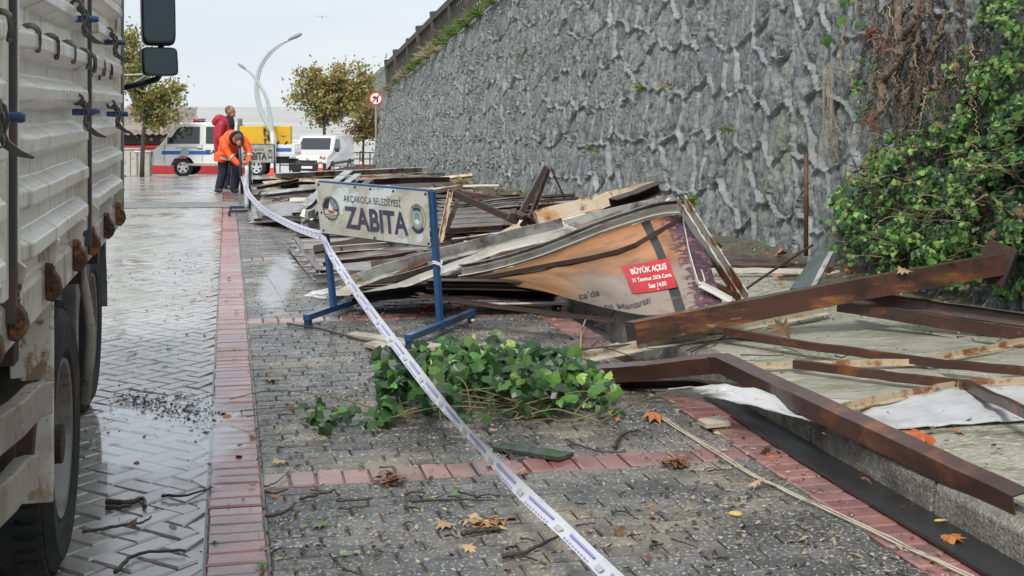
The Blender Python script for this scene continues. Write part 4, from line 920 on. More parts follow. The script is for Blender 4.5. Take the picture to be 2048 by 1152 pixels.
pur = rampn(mth('ADD', mth('SUBTRACT', u_, mth('MULTIPLY', mth('SUBTRACT', 1.0, v_), .05)), mth('MULTIPLY', mth('SUBTRACT', nz2.outputs[0], .5), .35)), .83, .87)
pcol = mixc(rampn(nz2.outputs[0], .45, .7), (.03, .012, .025), (.2, .055, .085)); c0 = mixc(pur, c0, pcol)
stain = nd('ShaderNodeTexNoise'); stain.inputs['Scale'].default_value = 11; stain.inputs['Detail'].default_value = 6; l_(uvn.outputs[0], stain.inputs['Vector'])
c0 = mixc(mth('MULTIPLY', rampn(stain.outputs[0], .56, .72), .6), c0, (.16, .1, .06)); l_(c0, b_.inputs['Base Color'])
sg = empty('fallen_sign', P(1200, 620, 9.2), 'collapsed orange shop sign with red sticker and twisted metal frame', 'sign')
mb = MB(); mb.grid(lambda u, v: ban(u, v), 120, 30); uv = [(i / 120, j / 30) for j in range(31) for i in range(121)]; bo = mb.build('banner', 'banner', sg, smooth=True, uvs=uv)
q4 = [ban_inv(*p) for p in ((1240, 533), (1336, 516), (1353, 574), (1263, 587))]; sq_ = bil(*q4)
mat('sticker_red', (.5, .015, .02), .4, coat=.4, layers=[((.36, .01, .016), 9, .5, .7), ((.65, .35, .33), 22, .66, .72)])
mb = MB(); mb.grid(lambda u, v: (lambda w: ban(w.x, w.y, .014))(sq_(u, v + .05 * math.sin(u * 3) * 0)), 16, 8); stk = mb.build('sticker', 'sticker_red', sg, smooth=True)
def lines(mb, s, u0, u1, v0, v1, bold=.02): text_on(mb, s, lambda u, v: (lambda w: ban(w.x, w.y, .0185))(sq_(u0 + (u1 - u0) * u, v0 + (v1 - v0) * v)), bold)
mb = MB(); lines(mb, 'BÜYÜK AÇILIŞ', .14, .9, .66, .85, .03); mb.build('lettering', 'print_white', stk)
mb = MB(); lines(mb, '31 Temmuz 2026 Cuma', .1, .95, .38, .52, .022); mb.build('lettering', 'print_white', stk)
mb = MB(); lines(mb, 'Saat 14:00', .42, .8, .12, .27, .022); mb.build('lettering', 'print_white', stk)
def freetext(s, quad, bold=.006):
    w4 = bil(*[ban_inv(*p) for p in quad]); mb = MB(); text_on(mb, s, lambda u, v: (lambda w: ban(w.x, w.y, .013))(w4(u, v)), bold); mb.build('lettering', 'board_print', bo)
freetext("ca'da", ((1156, 586), (1196, 577), (1199, 590), (1158, 598))); freetext('ni Manzarası', ((1206, 607), (1297, 590), (1300, 604), (1209, 620)))
for w_, off, m_, nm in ((.05, .035, 'white_trim', 'edge_trim'), (.035, .075, 'galv', 'edge_trim')):
    mb = MB(); mb.sweep([ban(.06 + .94 * k / 24, 1) + Vector((-.0, .02, off)) for k in range(25)], prof('chan', .06, w_), roll=[.2] * 25); mb.build(nm, m_, sg)
mb = MB(); mb.sweep([(lambda w: ban(w.x, w.y, .03))(ban_inv(*q)) for q in ((893, 564), (985, 552), (1110, 528), (1180, 516), (1235, 503), (1270, 490), (1300, 472), (1364, 436))], prof('box', .028, .03)); mb.build('frame_bar', 'dark_rust', sg)
mb = MB(); mb.sweep([P(*q) for q in ((1372, 438, 8.36), (1383, 500, 8.05), (1402, 566, 7.75))], prof('chan', .03, .05), up=(1, 0, 0)); mb.build('side_trim', 'white_trim', sg)
mb = MB(); mb.sweep([P(*q) for q in ((1388, 450, 8.42), (1402, 520, 8.1), (1414, 572, 7.8))], prof('box', .05, .03), up=(1, 0, 0)); mb.build('side_trim', 'brown_steel', sg)
mb = MB(); mb.sweep([P(*q) for q in ((1400, 568, 7.72), (1430, 583, 7.66), (1462, 601, 7.6))], prof('angle', .04, .03)); mb.build('bottom_trim', 'white_trim', sg)
mb = MB(); mb.sweep([P(*q) for q in ((1404, 562, 7.85), (1440, 575, 7.8), (1475, 590, 7.74))], prof('box', .05, .03)); mb.build('bottom_trim', 'brown_steel', sg)
# --- metal lying over the sign
bar('gutter', [(664, 588, 9.75), (760, 552, 9.78), (868, 522, 9.85), (1000, 487, 9.9), (1130, 455, 10.0)], .16, .085, 'galv', 'long grey metal gutter rising from the barrier foot over the fallen sign', 'gutter', 'gutter', j=.004, roll=-.5)
bar('trim_strip', [(690, 600, 9.55), (796, 573, 9.6), (900, 534, 9.7), (1000, 497, 9.75), (1130, 468, 9.8)], .03, .05, 'white_trim', 'bright thin metal trim running below the long gutter', 'strip', 'angle', j=.003)
bar('sheet_strip', [(985, 535, 9.75), (1080, 506, 9.75), (1180, 470, 9.78), (1262, 440, 9.8)], .3, .02, 'panel_slat', 'flat dirty grey strip between gutter and sign top', 'strip', 'box', roll=-.6)
bar('box_profile', [(1130, 452, 9.95), (1200, 432, 9.95), (1345, 400, 10.0)], .12, .085, 'galv', 'grey box profile crossing the top of the sign pile', 'profile', 'chanr', roll=.1, j=.002)
bar('bent_rod', [(1130, 451, 9.7), (1160, 465, 9.6), (1236, 473, 9.5), (1285, 440, 9.6), (1340, 398, 9.8)], .02, .02, 'white_trim', 'bent white rod over the sign top', 'rod', 'box')
bar('board', [(862, 536, 11.0), (920, 510, 11.0), (980, 490, 11.05), (1040, 462, 11.1)], .12, .13, 'peeling', 'peeling cream board behind the nearest barrier, lower of two', 'board', 'box', j=.006, roll=.2)
bar('board', [(1072, 436, 11.3), (1150, 416, 11.35), (1230, 395, 11.4), (1306, 378, 11.5)], .13, .125, 'peeling', 'peeling orange and white board below the wall, upper of two', 'board', 'box', j=.005, roll=.15)
bar('box_profile', [(1228, 408, 11.1), (1270, 394, 11.2), (1325, 372, 11.3)], .16, .09, 'dark_rust', 'dark open box profile beside the upper peeling board', 'profile', 'chan')
def frame(name, label, base, bars):
    e = empty(name, pt(base), label, 'frame')
    for pts, w, h, m_, kind, up in bars:
        pp = dens([pt(q) for q in pts], 5, .003, len(pts)); MB().sweep(pp, prof(kind, w, h), up).build('bar', m_, e)
    return e
frame('twisted_metal', 'bent frame of cream and black bars standing right of the nearest ZABITA board', (890, 482, 11.9), [
    ([(901, 382, 12.2), (892, 430, 12.0), (881, 482, 11.8)], .06, .05, 'thin_bar', 'chan', (1, 0, 0)), ([(905, 385, 12.2), (960, 410, 12.1), (1022, 438, 12.0)], .06, .055, 'dark_rust', 'box', (0, 0, 1)),
    ([(917, 396, 12.4), (905, 430, 12.2), (890, 468, 12.0)], .045, .04, 'brown_steel', 'box', (1, 0, 0))])
ff = frame('twisted_metal', 'dark pointed frame of two folded bars rising against the stone wall', (1050, 440, 11.6), [
    ([(1092, 334, 11.8), (1068, 380, 11.75), (1040, 432, 11.7)], .06, .05, 'dark_rust', 'box', (1, 0, 0)), ([(1098, 335, 11.75), (1080, 385, 11.65), (1060, 440, 11.55)], .09, .04, 'brown_steel', 'chan', (1, 0, 0))])
MB().tube([P(1102, 334, 11.8), P(1112, 358, 11.9), P(1130, 398, 12.1)], .008, 6).build('wire', 'dark_rust', ff)
mb = MB(); cj = P(1040, 442, 11.5)
for k, (a, b, c) in enumerate(((-.06, 0, .02), (.05, .03, -.02), (.0, -.03, .05), (.1, .02, .0))): mb.box(cj + Vector((a, b, c)), (.1, .04, .08), (k * .7, .5 - k * .4, k * 1.1))
mb.build('crushed_joint', 'dark_rust', ff, bevel=.006)
bar('steel_post', [(1362, 403, 8.25), (1400, 463, 8.05), (1445, 533, 7.85), (1488, 598, 7.66)], .1, .055, 'peeling_white', 'leaning white post with rust patches at the right of the sign', 'post', 'chan', up=(1, 0, .3), j=.001)
mb = MB(); mb.tube([P(1612, 512, 10.3), P(1612.5, 400, 10.3), P(1612, 308, 10.3)], .018, 10); tag(origin(mb.build('rusty_pole', 'rust_pole', None, smooth=True)), 'upright thin rusty pole in front of the stone wall', 'pole')
mb = MB(); mb.tube([PG(1455, 603, .15), P(1540, 545, 9.3), P(1625, 490, 9.8)], .009, 6); tag(origin(mb.build('rod', 'dark_rust', None)), 'thin rod slanting across the pavement right of the leaning post', 'rod')
q = [P(1580, 580, 9.2), P(1628, 580, 9.1), P(1660, 508, 9.5), P(1640, 495, 9.6)]
mb = MB(); nq = (q[1] - q[0]).cross(q[2] - q[1]).normalized() * .012; mb.add([p - nq for p in q] + [p + nq for p in q], [(3, 2, 1, 0), (4, 5, 6, 7), (0, 1, 5, 4), (1, 2, 6, 5), (2, 3, 7, 6), (3, 0, 4, 7)])
gp = tag(origin(mb.build('glass_panel', 'green_glass', None, bevel=.003)), 'dark green glassy panel leaning beside the rusty pole', 'panel')
mb = MB(); mb.beam(P(1624, 582, 9.08), P(1663, 506, 9.48), .035, .03); mb.build('edge_strip', 'galv', gp)
bar('trim_strip', [(1405, 541, .17), (1540, 541, .17), (1680, 546, .17)], .05, .035, 'white_trim', 'long white strip on the pavement behind the leaning post', 'strip', 'box')
bar('trim_strip', [(1410, 522, .17), (1520, 524, .18), (1660, 534, .17)], .09, .03, 'dark_rust', 'dark flat strip just behind the long white strip', 'strip', 'box')
plank('board', [(1395, 513), (1440, 503), (1570, 520), (1560, 530), (1420, 528)], .19, .02, 'brown_steel', 'flat brown board near the wall foot behind the white strip', 'board')
sheetobj('tin_shade_sheet', [(700, 590, .16), (800, 575, .2), (900, 560, .22), (1010, 555, .24), (1120, 560, .22)], [(720, 606, .03), (820, 596, .04), (920, 592, .05), (1010, 585, .08), (1120, 592, .06)], 'tin_shade_black', 'dark crumpled sheet blackened as the shade under the gutter', 'sheet', wav=.06, seed=8)  # crumpled sheet whose black also fills in the shaded void below the sign
sheetobj('plastic_sheet', [(626, 582, .06), (660, 576, .1), (684, 572, .12)], [(606, 592, .012), (650, 598, .012), (686, 596, .02)], 'plastic_white', 'small crumpled white plastic scrap by the barrier post', 'scrap', nu=12, wav=.03, seed=2)
plank('fabric_scrap', [(655, 592), (690, 572), (735, 560), (700, 590)], .12, .004, 'peeling', 'cream torn scrap at the gutter end', 'scrap')

# --- slatted panels
def slat_panel(label, FL, FR, BR_, BL, n, mslat, mframe, sw=.62):
    FL, FR, BR_, BL = [pt(q) for q in (FL, FR, BR_, BL)]; e = empty('fallen_slat_panel', (FL + FR) / 2, label, 'panel', 'fallen slatted wall panels')
    for a, b in ((FL, FR), (BL, BR_), (FL, BL), (FR, BR_)):
        mb = MB(); mb.sweep(dens([a, b], 6, .004, 3), prof('chan', .06, .05)); mb.build('frame_bar', mframe, e)
    for k in range(n):
        t = (k + .5) / n; a, b = FL.lerp(BL, t), FR.lerp(BR_, t); wd = (BL - FL).length / n * sw
        mb = MB(); mb.sweep(dens([a, b], 6, .005, k), [(-wd / 2, -.012), (wd / 2, -.012), (wd / 2, .002), (wd * .2, .012), (-wd * .2, .012), (-wd / 2, .002)], up=((FR - FL).cross(BL - FL)).normalized()); mb.build('slat', mslat, e)
    return e
slat_panel('brown framed slatted panel lying flat left of the nearest barrier', (640, 545, .06), (880, 548, .12), (905, 470, .22), (590, 477, .08), 7, 'panel_slat', 'brown_steel', .74)
bar('trim_strip', [(580, 487, .06), (606, 520, .05), (634, 553, .04)], .06, .07, 'galv', 'pale grey trim along the left end of the slatted panel', 'strip', 'angle')
bar('trim_strip', [(632, 556, .05), (700, 551, .07), (790, 548, .09)], .04, .07, 'galv', 'pale grey trim along the front of the slatted panel', 'strip', 'chan')
slat_panel('reddish brown slatted panel on the pavement behind the cream leg', (872, 462, .3), (1010, 455, .36), (1045, 392, .2), (868, 398, .2), 8, 'panel_slat', 'brown_steel', .7)
slat_panel('grey corrugated panel tilted at the edge-on barrier', (512, 441, .04), (612, 432, .2), (640, 405, .25), (505, 412, .12), 6, 'panel_slat', 'galv', .85)
slat_panel('brown flat panel in the farthest heap', (505, 392, .1), (700, 388, .16), (720, 372, .2), (500, 376, .15), 5, 'panel_slat', 'brown_steel', .85)
far = [([(552, 352, .42), (700, 346, .44), (850, 339, .46)], .16, .1, 'peeling_white', 'long white and brown beam on top of the farthest heap'),
       ([(502, 364, .28), (560, 362, .28), (600, 362, .3)], .16, .1, 'dark_rust', 'dark maroon beam at the left of the farthest heap'),
       ([(571, 366, .3), (630, 362, .3), (690, 359, .32)], .2, .19, 'brown_steel', 'deep brown beam in the middle of the farthest heap'),
       ([(500, 372, .2), (540, 372, .2), (574, 371, .2)], .1, .07, 'white_trim', 'short bright white profile at the left of the farthest heap'),
       ([(696, 364, .3), (780, 358, .32), (856, 353, .34)], .14, .06, 'galv', 'thin grey profile slanting across the farthest heap'),
       ([(712, 368, .3), (800, 362, .33), (900, 361, .33)], .16, .13, 'brown_steel', 'dark brown beam at the right of the farthest heap, upper'),
       ([(800, 376, .2), (850, 377, .2), (902, 380, .2)], .2, .16, 'dark_rust', 'nearly black beam at the right of the farthest heap, lower'),
       ([(600, 373, .25), (760, 366, .27), (850, 366, .27)], .1, .05, 'peeling_white', 'pale peeling profile through the middle of the farthest heap'),
       ([(504, 377, .16), (548, 381, .15), (592, 386, .14)], .08, .05, 'cream_wood', 'beige batten sloping across the left of the farthest heap'),
       ([(536, 396, .12), (590, 391, .14), (640, 387, .16)], .12, .1, 'galv', 'grey channel lying across the front of the farthest heap'),
       ([(594, 430, .2), (640, 388, .4), (697, 346, 19.5)], .13, .07, 'galv', 'grey channel leaning diagonally up the heap, left of three'),
       ([(618, 436, .2), (662, 394, .4), (716, 352, 19.3)], .1, .07, 'galv', 'grey channel leaning diagonally up the heap, middle of three'),
       ([(640, 442, .18), (690, 400, .4), (742, 362, 18.9)], .1, .06, 'dark_rust', 'dark channel leaning diagonally up the heap, right of three'),
       ([(500, 404, .1), (560, 408, .1), (630, 402, .14)], .14, .05, 'cream_wood', 'pale flat strip in front of the farthest heap'),
       ([(760, 395, .12), (850, 386, .2), (905, 384, .2)], .12, .07, 'brown_steel', 'brown rail behind the nearest ZABITA board'),
       ([(872, 372, .3), (960, 392, .26), (1050, 405, .2)], .1, .06, 'brown_steel', 'brown rail lying along the wall foot behind the cream leg')]
for pts, w, h, m_, lb in far: bar('steel_profile', pts, w, h, m_, lb, 'profile', 'chan' if h > .06 else 'box', j=.006)
mb = MB()
for k in range(9): mb.box(PG(618 + 4 * (k % 3) - 6, 452 - 3 * k, .05 + .03 * k), (.16, .1, .05), (k * .6, k * .4, k * 1.3))
tag(origin(mb.build('crushed_casing', 'galv', None, bevel=.006)), 'crumpled grey metal casing at the corner of the slatted panels', 'casing')
mb = MB(); c = PG(618, 472, .07); mb.box(c, (.24, .16, .13), (.05, .1, .4)); mb.box(c + Vector((0, 0, .075)), (.2, .12, .02), (.05, .1, .4)); tag(origin(mb.build('black_box', 'black_rubber', None, bevel=.015)), 'small black block on the pavers under the sagging tape', 'block')

# --- the loose strips and sheets that fill the heap
r = random.Random(21)
zones = [((500, 905), (352, 400), 34, .32, 'loose metal strip in the far part of the heap', 'loose strips in the far heap'), ((520, 690), (395, 440), 16, .2, 'loose metal strip near the edge-on barrier', 'loose strips near the edge-on barrier'), ((600, 900), (470, 548), 18, .16, 'loose strip on the slatted panel behind the nearest barrier', 'loose strips on the near slatted panel'), ((870, 1120), (395, 500), 22, .3, 'loose strip between the bent frame and the fallen sign', 'loose strips behind the fallen sign'), ((700, 1060), (545, 590), 14, .22, 'crushed strip in the shade under the long gutter', 'crushed strips under the gutter')]
for (xa, xb), (ya_, yb__), n_, zm, lb, gp__ in zones:
    for k in range(n_):
        x, y = r.uniform(xa, xb - 60), r.uniform(ya_, yb__); z = r.uniform(.04, zm); a = PG(x, y, z); an = r.gauss(-.1, .28) - YAW * .2; L_ = r.uniform(.5, 2.0) * (a.y / 16) ** .3
        b = a + Vector((math.cos(an) * L_, math.sin(an) * L_, 0)); b.z = G(b.y) + max(.03, z + r.uniform(-.12, .16)); mid = a.lerp(b, r.uniform(.3, .7)) + Vector((0, 0, r.gauss(0, .03)))
        if r.random() < .25: w, h, kd = r.uniform(.18, .4), .012, 'box'
        else: w, h, kd = r.uniform(.04, .12), r.uniform(.02, .07), r.choice(['chan', 'angle', 'box', 'fascia'])
        m_ = r.choice(['brown_steel', 'brown_steel', 'dark_rust', 'dark_rust', 'dark_rust', 'galv', 'galv', 'panel_slat', 'white_trim', 'peeling_white', 'thin_bar', 'panel_slat', 'peeling'])
        mb = MB(); pp = dens([a, mid, b], 4, .006, k); mb.sweep(pp, prof(kd, w, h), (0, 0, 1), roll=[r.gauss(0, .35)] * len(pp)); lk = {'brown_steel': 'brown', 'dark_rust': 'black-brown', 'galv': 'grey', 'panel_slat': 'dirty taupe', 'white_trim': 'white', 'peeling_white': 'white rust-patched', 'thin_bar': 'cream rusty', 'peeling': 'peeling cream'}[m_] + (' broad' if w > .15 else ' long' if L_ > 1.5 else ' short' if L_ < .9 else ''); tag(origin(mb.build('loose_strip', m_, None)), lk + ' ' + lb.replace('loose ', '').replace('crushed ', 'crushed '), 'strip', gp__)
# ================================================================ beyond the street: plaza, vehicles, kiosk, lamp, trees
def camrot(extra=0): return -YAW + extra
def PD(px, d):
    p = P(px, 300, d); return Vector((p.x, p.y, G(p.y)))
def depth_of(p): return p.x * sY + p.y * cY
st = MB(); a, b = PG(240, 405), PG(478, 404); c, d = PG(480, 415), PG(240, 417)
st.add([v + Vector((0, 0, .006)) for v in (d, c, b, a)], [(0, 1, 2, 3)]); struct(st.build('drain_strip', 'grey_plate'))
# --- double-cab pickup of the municipal police, side on
pk_o = PD(448, 48); pk = empty('pickup', pk_o, 'white double-cab municipal pickup with blue stripe and roof beacon, side-on', 'pickup', rz=math.atan2(sY, -cY) + .03)
def arch(cx, r, z0, n=8): return [(cx + r * math.cos(t), .36 + r * math.sin(t)) for t in [math.pi * k / n for k in range(n + 1)] if .36 + r * math.sin(t) >= z0 - .01]
def side(mb, poly, y0, y1): return mb.prism(poly, lambda a, b, t: (a, t, b), y0, y1)
low = [(2.44, .42), (2.47, .6), (2.4, .95), (2.2, 1.12), (-.62, 1.12), (-.62, .4)] + [(-.6, .4)] + [(.92, .4)] + list(reversed(arch(1.33, .42, .4))) + [(1.76, .4)]
mb = MB(); side(mb, low, -.85, .85); cb = mb.build('cab_body', 'car_white', pk, world=False, bevel=.05)
mb = MB(); gp_ = [(2.2, 1.1), (1.62, 1.86), (1.45, 1.97), (-.5, 1.97), (-.62, 1.86), (-.62, 1.1)]
mb.prism(gp_, lambda a, b, t: (a, t * (1 - .12 * max(0, b - 1.1)), b), -.84, .84); mb.build('cab_top', 'car_white', pk, world=False, bevel=.05)
sidew = lambda poly, nm, m_, s=1, off=.006, par=None: MB().prism(poly, lambda a, b, t: (a, s * (.84 * (1 - .12 * max(0, b - 1.1)) + t), b), -.01, off).build(nm, m_, par or pk, world=False)
for s in (1, -1):
    sidew([(1.9, 1.2), (1.55, 1.72), (1.42, 1.82), (.72, 1.82), (.72, 1.2)], 'door_window', 'glass_dark', s); sidew([(.5, 1.2), (.5, 1.82), (-.48, 1.82), (-.48, 1.2)], 'door_window', 'glass_dark', s)
    for x in (.62, -.56, 1.98):
        MB().box((x, s * .853, .85), (.012, .008, .62)).build('door_seam', 'car_trim', pk, world=False)
    MB().box((.95, s * .856, .92), (1.95 if s else 0, .01, .11)).build('blue_stripe', 'car_blue', pk, world=False) if s < 0 else None
    MB().box((1.2, s * .857, .88), (1.75, .012, .13)).build('blue_stripe', 'car_blue', pk, world=False)
    for x in (.72, -.42): MB().box((x, s * .865, 1.02), (.16, .03, .035)).build('door_handle', 'car_trim', pk, world=False, bevel=.01)
    mb = MB(); mb.box((1.78, s * 1.0, 1.32), (.1, .17, .24)); mb.box((1.78, s * .9, 1.24), (.04, .14, .04)); mb.build('wing_mirror', 'car_trim', pk, world=False, bevel=.03)
    MB().box((2.42, s * .66, .88), (.1, .26, .2)).build('headlight', 'light_clear', pk, world=False, bevel=.03)
    for x in (1.33, -1.33):
        mb = MB(); o_ = Vector((x, s * .62, .335)); dd = (0, s, 0); mb.lathe([(.2, .0), (.3, -.01), (.335, .02), (.335, .18), (.31, .21), (.22, .2), (.2, .19)], o_, dd, 28, False); wh = mb.build('wheel', 'tyre', pk, world=False)
        mb = MB(); mb.lathe([(.205, .19), (.2, .205), (.185, .2), (.18, .14), (.003, .14)], o_, dd, 24, False); mb.build('rim', 'rim_silver' if False else 'car_trim', wh, world=False)
        mb = MB()
        for k in range(5):
            t = k * 2 * math.pi / 5 + .3; e_ = Vector((math.cos(t), 0, math.sin(t))); mb.beam(o_ + Vector((0, s * .185, 0)), o_ + Vector((0, s * .19, 0)) + e_ * .2, .085, .03, up=(0, 1, 0))
        mb.lathe([(.05, .15), (.05, .2), (.003, .205)], o_, dd, 12, False); mb.lathe([(.205, .2), (.185, .21), (.17, .2)], o_, dd, 24, False); mb.build('spokes', 'rim_silver', wh, world=False)
    mb = MB(); mb.box((.36, s * .855, .45), (1.9, .01, .08)); mb.build('sill', 'kiosk_beige', pk, world=False)
MB().prism([(-.7, 1.18), (.7, 1.18), (.62, 1.8), (-.62, 1.8)], lambda a, b, t: (2.2 - (b - 1.1) * .763 + t, a, b), .0, .025).build('windscreen', 'glass_dark', pk, world=False)
MB().box((2.46, 0, .52), (.12, 1.6, .22)).build('bumper', 'car_white', pk, world=False, bevel=.05); MB().box((2.47, 0, .82), (.04, .8, .12)).build('grille', 'grille', pk, world=False)
mb = MB(); mb.box((.9, 0, 2.0), (.22, 1.1, .06)); bcn = mb.build('beacon_bar', 'car_trim', pk, world=False, bevel=.02)
MB().box((.9, -.32, 2.07), (.24, .5, .1)).build('beacon_lens', 'beacon_blue', bcn, world=False, bevel=.03); MB().box((.9, .32, 2.07), (.24, .5, .1)).build('beacon_lens', 'beacon_red', bcn, world=False, bevel=.03)
mb = MB(); mb.box((-1.7, 0, .78), (2.05, 1.7, .08))
for y in (-.84, .84): mb.box((-1.7, y, .98), (2.05, .05, .36))
mb.box((-.7, 0, .98), (.05, 1.7, .36)); mb.box((-2.7, 0, .98), (.05, 1.7, .36)); bed = mb.build('cargo_bed', 'car_white', pk, world=False, bevel=.012)
for s in (1, -1): MB().box((-1.75, s * .87, .98), (1.7, .012, .13)).build('blue_stripe', 'car_blue', bed, world=False)
mb = MB(); mb.box((-1.0, 0, .55), (3.4, .7, .14)); mb.box((-2.2, .5, .6), (.5, .3, .25)); mb.build('chassis', 'chassis', pk, world=False)
mb = MB(); mb.box((-2.72, 0, .5), (.06, 1.6, .1)); mb.build('rear_bumper', 'car_trim', pk, world=False)
# the left flank (facing the camera) carries the lettering
FL = lambda x0, x1, z0, z1: (lambda u, v: (x0 + (x1 - x0) * u, .868, z0 + (z1 - z0) * v))
mb = MB(); text_on(mb, 'ZABITA', FL(.52, -.55, .83, .98), .03); mb.build('lettering', 'print_navy', pk, world=False)
mb = MB(); text_on(mb, '153', FL(.1, -.25, 1.04, 1.14), .02); text_on(mb, 'AKÇAKOCA BELEDİYESİ', FL(1.6, .8, 1.04, 1.08), .01); mb.build('lettering', 'print_navy', pk, world=False)
mb = MB(); mb.lathe([(.15, .0), (.15, .004), (.003, .005)], (1.25, .866, .9), (0, 1, 0), 20); mb.build('emblem', 'print_teal', pk, world=False)
# yellow box standing in the bed
yo = pk.matrix_basis @ Vector((-1.6, 0, 1.18)); yb2 = empty('cargo_box', yo, 'bright yellow panel box with dark print loaded on the pickup bed', 'box', rz=pk.rotation_euler.z)
mb = MB(); mb.box((0, .35, .33), (1.85, .5, .66)); yb_b = mb.build('box_body', 'yellow_panel', yb2, world=False, bevel=.02)
mb = MB(); r = random.Random(4)
for k in range(16):
    x, z = -.12 + .16 * r.uniform(-1, 1), .33 + .28 * r.uniform(-1, 1); w, h = r.uniform(.02, .07), r.uniform(.04, .14)
    mb.add([(x - w, .604, z - h), (x + w * .4, .604, z - h * .7), (x + w, .604, z + h), (x - w * .3, .604, z + h * .8)], [(0, 1, 2, 3)])
mb.add([(-.8, .604, .3), (-.65, .604, .26), (-.5, .604, .34), (-.66, .604, .3)], [(0, 1, 2, 3)]); mb.build('printed_figure', 'kiosk_dark', yb_b, world=False)
MB().box((.96, .3, .45), (.07, .6, .95)).build('frame_post', 'grey_plate', yb2, world=False)
for x in (-.75, -.45): MB().tube([(x, .62, -.1), (x, .62, .02), (x - .06, .62, .1)], .03, 6).build('clamp', 'car_trim', yb2, world=False)
# --- white panel van, seen from the front
vn_o = PD(645, 60); vn = empty('panel_van', vn_o, 'white panel van with black bumper facing the street, right of the pickup', 'van', rz=math.atan2(-cY, -sY) - .16)
vp = [(2.15, .35), (2.22, .7), (2.1, .98), (1.35, 1.2), (.72, 1.82), (.5, 1.88), (-1.95, 1.86), (-2.15, 1.7), (-2.2, .4)] + list(reversed(arch(-1.35, .36, .4))) + [(-.9, .35)] + list(reversed(arch(1.35, .36, .4)))
mb = MB(); mb.prism(vp, lambda a, b, t: (a, t * (1 - .1 * max(0, b - 1.0)) * (1 - .06 * max(0, a - 1.5)), b), -.91, .91); mb.build('van_body', 'car_white', vn, world=False, bevel=.07)
MB().prism([(-.76, 1.25), (.76, 1.25), (.66, 1.75), (-.66, 1.75)], lambda a, b, t: (1.35 - (b - 1.2) * 1.016 + t, a, b), .012, .035).build('windscreen', 'glass_dark', vn, world=False)
mb = MB(); mb.box((2.2, 0, .5), (.16, 1.72, .36)); mb.build('bumper', 'car_trim', vn, world=False, bevel=.06); MB().box((2.24, 0, .74), (.06, .9, .1)).build('grille', 'grille', vn, world=False)
MB().lathe([(.07, 0), (.07, .02), (.003, .03)], (2.24, 0, .86), (1, 0, .1), 12).build('badge', 'rim_silver', vn, world=False); MB().box((2.29, 0, .48), (.02, .5, .11)).build('number_plate', 'sign_white', vn, world=False)
for s in (1, -1):
    mb = MB(); mb.box((2.06, s * .68, .88), (.22, .32, .17), (0, .25, -s * .3)); mb.build('headlight', 'light_clear', vn, world=False, bevel=.05)
    MB().prism([(1.2, 1.22), (.7, 1.7), (.1, 1.7), (.1, 1.22)], lambda a, b, t: (a, s * (.91 * (1 - .1 * (b - 1.0)) + t), b), -.01, .008).build('door_window', 'glass_dark', vn, world=False)
    mb = MB(); mb.box((1.05, s * 1.02, 1.22), (.12, .2, .2)); mb.build('wing_mirror', 'car_trim', vn, world=False, bevel=.05)
    MB().box((-.2, s * .925, .62), (3.6, .02, .1)).build('side_moulding', 'car_trim', vn, world=False)
    for x in (1.35, -1.35):
        mb = MB(); o_ = Vector((x, s * .7, .315)); dd = (0, s, 0); mb.lathe([(.2, 0), (.29, 0), (.315, .03), (.315, .17), (.29, .2), (.21, .19)], o_, dd, 24, False); w_ = mb.build('wheel', 'tyre', vn, world=False)
        mb = MB(); mb.lathe([(.21, .19), (.2, .2), (.16, .17), (.003, .18)], o_, dd, 20, False); mb.build('rim', 'rim_silver', w_, world=False)
# --- cones
def cone(px, py, label, s=1):
    e = empty('traffic_cone', PD(px, py), label, 'cone', 'orange traffic cones near the vehicles')
    mb = MB(); mb.box((0, 0, .02), (.36 * s, .36 * s, .04)); mb.build('base', 'cone_orange', e, world=False, bevel=.01)
    for z0, z1, m_ in ((.04, .28, 'cone_orange'), (.28, .42, 'cone_white'), (.42, .52, 'cone_orange'), (.52, .62, 'cone_white'), (.62, .75, 'cone_orange')):
        r_ = lambda z: (.13 - .14 * z) * s + .005
        MB().lathe([(r_(z0), z0 * s), (r_(z1), z1 * s)], (0, 0, 0), (0, 0, 1), 16, z1 > .7).build('cone_band', m_, e, world=False, smooth=False)
cone(641, 52, 'orange and white cone in front of the panel van'); cone(546, 44, 'orange and white cone by the pickup rear wheel'); cone(722, 52, 'small orange cone near the wall end', .8)
# --- kiosk, red wall, cabinets, utility pole
kb_ = P(290, 340, 54); kz = G(54)
ks = empty('kiosk', (kb_.x, kb_.y, kz), 'low kiosk with brown corrugated roof behind the left tree', 'kiosk', rz=-YAW)
MB().box((-2.6, 1.5, 1.0), (7, 3, 2.0)).build('wall', 'kiosk_beige', ks, world=False); MB().box((-2.6, -.06, 1.42), (7.2, .12, .36)).build('dark_fascia', 'kiosk_dark', ks, world=False)
mb = MB(); n = 60
mb.grid(lambda u, v: (-6.4 + 8.6 * u - (0 if v < .5 else .9 * u * v), -.6 + 4.2 * v, 1.66 + 1.1 * v + .04 * math.cos(u * 60 * math.pi)), 120, 3); mb.build('roof', 'roof_brown', ks, world=False, solid=.02)
MB().box((-2.6, -.35, 1.12), (7.0, .7, .08), (.25, 0, 0)).build('awning', 'red_wall', ks, world=False)
rw = P(390, 345, 52); e = empty('red_wall', (rw.x, rw.y, G(52)), 'long low red wall behind the pickup', 'wall', rz=-YAW)
mb = MB(); mb.box((-.6, 0, .52), (7.0, .2, 1.05)); mb.build('wall_body', 'red_wall', e, world=False, bevel=.02); MB().box((-.6, 0, 1.08), (7.1, .26, .06)).build('cap', 'red_wall', e, world=False)
